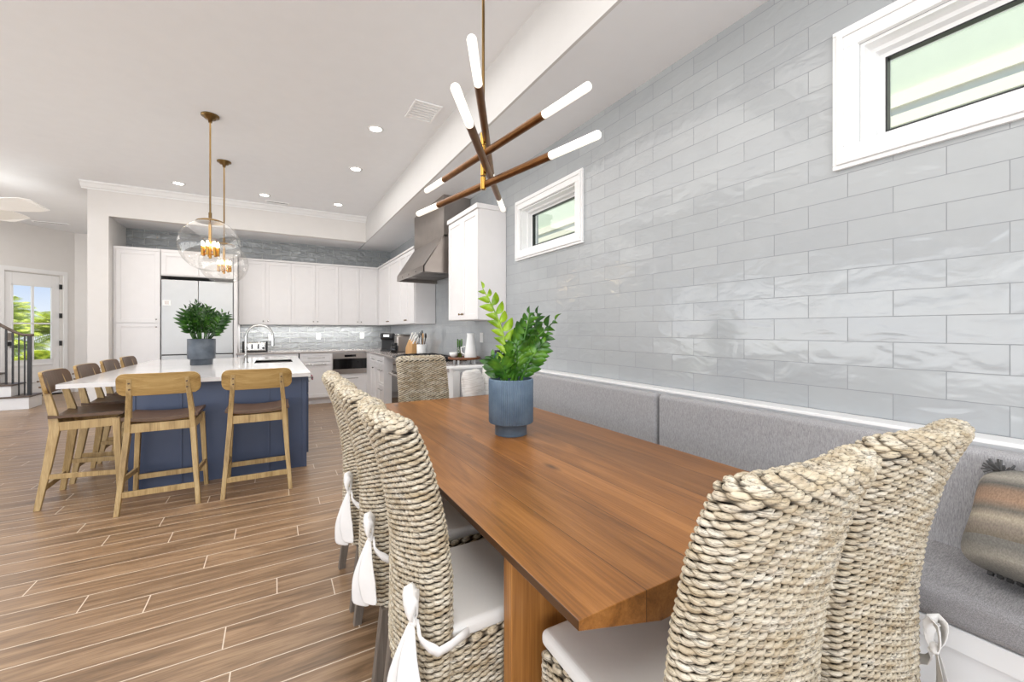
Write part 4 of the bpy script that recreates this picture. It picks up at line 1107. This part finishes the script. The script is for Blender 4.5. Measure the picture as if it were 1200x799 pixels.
# ------------------------------------------------------------------ chandelier
ch = thing('chandelier', 'bronze stick chandelier with four crossed rods and glowing tube tips over the table', 'chandelier', (1.07, 2.2, 0))
mb = MB(); mb.lathe([(0.001, CZ-0.03), (0.06, CZ-0.03), (0.065, CZ-0.02), (0.065, CZ), (0.001, CZ)], seg=24)
mb.done('canopy', 'brass', ch)
mb = MB(); mb.tube([(0, 0, 2.16), (0, 0, CZ-0.02)], 0.009, 12); mb.tube([(0, 0, 2.18), (0, 0, 2.48)], 0.0135, 12); mb.done('stem', 'brass', ch)
def rod(e1, e2, z, off):
    a = Vector((e1[0]-1.07, e1[1]-2.2, z)); b = Vector((e2[0]-1.07, e2[1]-2.2, z)); d = (b-a).normalized()
    g = 0.30
    mb = MB(); mb.tube([a+d*g, b-d*g], 0.021, 18); r_ = mb.done('arm', 'dbrass', ch)
    for p, s in ((a, 1), (b, -1)):
        mb = MB(); q = [p+d*s*x for x in (0.0, 0.004, 0.012, g)]; mb.tube(q, [0.012, 0.0175, 0.020, 0.020], 18); mb.done('glass_tube', 'tube', r_)
    m_ = a+d*((Vector((0, 0, z))-a).dot(d))
    mb = MB(); mb.cyl((0, 0, z-0.035), 0.017, 0.07, 16); mb.tube([m_, Vector((0, 0, z))], 0.012, 10); mb.done('collar', 'gold', ch)
rod((1.175, 1.37), (0.997, 3.04), 2.386, 0)
rod((1.245, 1.385), (0.93, 3.03), 2.199, 0)
rod((0.657, 1.455), (1.50, 2.90), 2.46, 0)
rod((0.606, 1.50), (1.567, 2.86), 2.28, 0)
# pendants
def pendant(lab, x, y, group):
    p = thing('globe_pendant', lab, 'pendant light', (x, y, 0), 0, group)
    MB().lathe([(0.001, CZ), (0.075, CZ), (0.075, CZ-0.012), (0.05, CZ-0.018), (0.045, CZ-0.035), (0.02, CZ-0.04), (0.015, CZ-0.07), (0.001, CZ-0.07)], seg=24).done('canopy', 'brass', p)
    mb = MB(); mb.tube([(0, 0, 2.41), (0, 0, CZ-0.05)], 0.008, 12); mb.cyl((0, 0, 2.40), 0.014, 0.06, 12); mb.done('stem', 'brass', p)
    prof = []
    for i in range(25):
        t = math.radians(-90+(90+64)*i/24); prof.append((max(0.001, 0.255*math.cos(t)), 2.145+0.25*math.sin(t)))
    MB().lathe(prof, seg=40).done('globe', 'globe', p)
    MB().lathe([(0.001, 2.40), (0.06, 2.398), (0.108, 2.38), (0.115, 2.368), (0.11, 2.366), (0.001, 2.385)], seg=28).done('cap', 'brass', p)
    mb = MB(); mb.tube([(0, 0, 2.09), (0, 0, 2.40)], 0.014, 12); mb.cyl((0, 0, 2.02), 0.012, 0.08, 12); mb.done('centre_rod', 'gold', p)
    for k in range(7):
        a = k*2*PI/7; x_, y_ = 0.062*math.cos(a), 0.062*math.sin(a)
        mb = MB(); mb.cyl((x_, y_, 2.045), 0.014, 0.085, 12); mb.tube([(x_, y_, 2.06), (0, 0, 2.06)], 0.004, 6); c = mb.done('candle_holder', 'gold', p)
        mb = MB(); mb.ellips((x_, y_, 2.155), (0.010, 0.010, 0.026), 10, 8); mb.done('bulb', 'bulb', c)
    return p
pendant('glass globe pendant lamp over the island, the nearer and larger looking one', -0.54, 4.90, 'glass globe pendants over the island')
pendant('glass globe pendant lamp over the island, farther and partly behind the other globe', -0.54, 6.16, 'glass globe pendants over the island')
# downlights
labs = ['recessed ceiling light leftmost above the pantry', 'recessed ceiling light in front of the bulkhead by the slot vent', 'recessed ceiling light nearest the bulkhead corner',
        'recessed ceiling light nearest the square ceiling vent', 'recessed ceiling light between square vent and bulkhead corner']
for (x, y), lb in zip(((-1.179, 7.40), (-0.137, 7.38), (0.907, 7.34), (0.90, 4.38), (0.904, 5.60)), labs):
    p = thing('recessed_light', lb, 'ceiling light', (x, y, CZ), 0, 'recessed ceiling lights')
    MB().lathe([(0.055, -0.001), (0.058, -0.006), (0.075, -0.006), (0.08, 0.0), (0.055, 0.0)], seg=28).done('trim_ring', 'white', p)
    MB().cyl((0, 0, -0.004), 0.055, 0.003, 24).done('lens', 'led', p)
# vents
def vent(lab, x, y, w, l, rz=0, n=6, mat='ceil'):
    p = thing('ceiling_vent', lab, 'vent', (x, y, CZ), rz)
    mb = MB()
    mb.ring('z', -0.012, 0, -w/2, w/2, -l/2, l/2, 0.022)
    mb.done('frame', 'trim', p, bevel=0.002)
    mb = MB()
    for k in range(n):
        y0 = -l/2+0.03+(l-0.06)*k/n; mb.box(-w/2+0.02, y0, -0.010, w/2-0.02, y0+(l-0.06)/n*0.62, -0.003)
    mb.done('louver', 'trim' if mat == 'ceil' else 'plast', p)
    MB().box(-w/2+0.02, -l/2+0.02, -0.0015, w/2-0.02, l/2-0.02, -0.0005).done('duct', mat, p)
vent('square white ceiling vent grille beside the chandelier stem', 1.22, 3.80, 0.26, 0.34)
vent('narrow dark slot vent in the ceiling before the kitchen bulkhead', 0.036, 7.70, 0.34, 0.09, n=2, mat='plast')
vent('narrow slot vent in the ceiling near the entry door', -3.75, 11.35, 0.5, 0.1, n=2, mat='plast')
# ceiling fan at far left
fn = thing('ceiling_fan', 'white ceiling fan with broad paddle blades at the far left', 'ceiling fan', (-3.24, 7.86, 0))
MB().lathe([(0.001, CZ), (0.07, CZ), (0.06, CZ-0.06), (0.015, CZ-0.07), (0.015, 2.98), (0.1, 2.96), (0.12, 2.9), (0.1, 2.84), (0.001, 2.82)], seg=24).done('motor', 'fanwhite', fn)
for k in range(3):
    a = -0.62+k*2*PI/3; mb = MB(); R = []
    for i in range(15):
        t = i/14; L_ = 0.08+0.72*t; w_ = 0.05+0.19*math.sin(PI*min(1, t*0.72+0.05)) if t < 0.93 else 0.05+0.19*math.sin(PI*0.72)*math.sqrt(max(0.02, 1-((t-0.93)/0.07)**2))
        R.append([(L_, -w_*0.6, 2.90+0.03), (L_, w_, 2.90-0.03), (L_, w_, 2.90-0.022), (L_, -w_*0.6, 2.90+0.038)])
    mb.M = Matrix.Rotation(a, 4, 'Z'); mb.loft(R, True, False); mb.done('blade', 'fanwhite', fn)

# ------------------------------------------------------------------ outdoors
tag(MB().box(-30, 13.4, -0.6, 6, 40, -0.5).done('lawn', 'grass'), 'pale green ground outside beyond the entry door', 'lawn', kind='structure')
def palm(lab, x, y, ztop, n, L_, seed):
    rnd_ = random.Random(seed)
    p = thing('palm_tree', lab, 'palm tree', (x, y, -0.5), 0, 'palms outside the entry door')
    h_ = ztop+0.5-0.8
    MB().tube([(0, 0, 0), (0.04, 0, h_*0.6), (0, 0, h_)], [0.14, 0.11, 0.1], 10).done('trunk', 'palmtrunk', p)
    for k in range(n):
        a = rnd_.uniform(0, 2*PI); el = rnd_.uniform(-0.35, 1.35); mb = MB()
        dh = Vector((math.cos(a), math.sin(a), 0)); pts = []
        for i in range(9):
            t = i/8; pts.append(Vector((0, 0, h_))+dh*(L_*t*math.cos(el))+Vector((0, 0, L_*(t*math.sin(el)-0.42*t*t))))
        mb.tube(pts, [0.012*(1-0.8*i/8) for i in range(9)], 5)
        for i in range(26):
            t = 0.12+0.86*i/26; q = t*8; j = int(q); c = pts[j].lerp(pts[min(8, j+1)], q-j); d_ = (pts[min(8, j+1)]-pts[j]).normalized()
            for s in (-1, 1):
                sd = d_.cross(Vector((0, 0, 1))).normalized()*s
                e = c+(sd*0.8+d_*0.7+Vector((0, 0, -0.35))).normalized()*L_*0.38*math.sin(PI*min(1, t*0.75+0.22))
                w_ = d_*0.016
                mb.add([tuple(c-w_), tuple(c+w_), tuple(e)], [(0, 1, 2)])
        mb.done('frond', 'palm', p)
for k, (x, y, zt, n, L_) in enumerate(((-7.3, 18.3, 1.75, 60, 1.3), (-6.2, 19.6, 2.0, 60, 1.35), (-8.6, 21.5, 2.6, 60, 1.5), (-5.6, 16.6, 0.95, 60, 1.1), (-6.9, 16.0, 0.6, 60, 1.1))):
    palm(['palm with the leftmost crown outside the door glass', 'tall palm right of centre outside the door glass', 'distant palm behind the others outside the door', 'low palm at the right bottom of the door glass', 'low palm filling the bottom of the door glass'][k], x, y, zt, n, L_, 40+k)
nb = thing('neighbour_house', 'pale house wall and eave seen through the high windows', 'building', (0, 0, 0))
MB().box(4.6, -4, -0.5, 4.8, 9.5, 5.6).done('wall', 'stucco', nb)
MB().box(4.56, -4, 3.22, 4.6, 9.5, 3.33).box(4.585, -4, 3.07, 4.6, 9.5, 3.22).done('band', 'fascia', nb)

# ------------------------------------------------------------------ light
w = bpy.data.worlds.new('sky'); scene.world = w; w.use_nodes = True
nt = w.node_tree; bg = nt.nodes['Background']
tc = nt.nodes.new('ShaderNodeTexCoord'); sp = nt.nodes.new('ShaderNodeSeparateXYZ'); nt.links.new(tc.outputs['Generated'], sp.inputs[0])
cr_ = nt.nodes.new('ShaderNodeValToRGB'); nt.links.new(sp.outputs['Z'], cr_.inputs[0])
e = cr_.color_ramp.elements; e[0].position = 0.0; e[0].color = srgb(236, 242, 248); e[1].position = 0.16; e[1].color = srgb(120, 172, 232)
x_ = e.new(0.5); x_.color = srgb(150, 190, 236)
nt.links.new(cr_.outputs[0], bg.inputs['Color']); bg.inputs['Strength'].default_value = 1.15

def area(name, loc, rot, sx, sy, power, col=(1, 1, 1), spread=PI):
    l = bpy.data.lights.new(name, 'AREA'); l.shape = 'RECTANGLE'; l.size = sx; l.size_y = sy; l.energy = power; l.color = col; l.spread = spread
    o = bpy.data.objects.new(name, l); COL.objects.link(o); o.location = loc; o.rotation_euler = rot; return o
# daylight through the left and rear window openings
area('daylight_left', (-6.3, 3.0, 1.5), (0, math.radians(-118), 0), 2.2, 11.0, 215, (1.0, 1.0, 0.99))
area('daylight_rear', (-2.2, -3.0, 1.4), (math.radians(125), 0, 0), 8.0, 2.2, 225, (1.0, 0.998, 0.99))
# soft fill lamps added under the room and hall ceiling, no fixtures there
area('ceiling_fill', (-0.2, 0.3, 3.3), (0, 0, 0), 2.6, 3.0, 50, (1.0, 0.98, 0.95))
area('ceiling_fill', (-0.3, 4.4, 3.34), (0, 0, 0), 3.0, 4.5, 75, (1.0, 0.985, 0.965))
area('hall_fill', (-4.2, 8.8, 3.3), (0, 0, 0), 2.0, 3.0, 55, (1.0, 0.975, 0.94))
for x, y in ((-1.179, 7.45), (-0.137, 7.41), (0.907, 7.36), (0.90, 4.38), (0.904, 5.60)):
    l = bpy.data.lights.new('downlight', 'SPOT'); l.energy = 22; l.spot_size = 2.0; l.spot_blend = 0.8; l.color = (1, 0.92, 0.82); l.shadow_soft_size = 0.05
    o = bpy.data.objects.new('downlight', l); COL.objects.link(o); o.location = (x, y, CZ-0.02)
for x, y, s_x, s_y in ((0.62, 8.58, 2.2, 0.08), (1.97, 7.0, 0.08, 1.9)):
    area('under_cabinet_light', (x-(0.12 if s_x < 1 else 0), y, 1.412), (0, 0, 0), s_x, s_y, 11 if s_x > 1 else 2.5, (1, 0.98, 0.95))
sun = bpy.data.lights.new('sun', 'SUN'); sun.energy = 7.0; sun.angle = 0.02; sun.color = (1, 0.96, 0.86)
so = bpy.data.objects.new('sun', sun); COL.objects.link(so); so.rotation_euler = (math.radians(24), 0, math.radians(-75))

# ------------------------------------------------------------------ camera
cam = bpy.data.cameras.new('camera'); co = bpy.data.objects.new('camera', cam); COL.objects.link(co)
co.location = (0, 0, 1.335)
yaw = math.atan2(278, 483)
co.rotation_euler = (math.radians(90), 0, -yaw)
cam.sensor_width = 36; cam.lens = 483/1200*36
cam.shift_y = -(399.5-386)/1200.0
cam.clip_start = 0.05
scene.camera = co
scene.view_settings.view_transform = 'Standard'
scene.view_settings.look = 'None'
scene.view_settings.exposure = 0.0
scene.cycles.max_bounces = 8
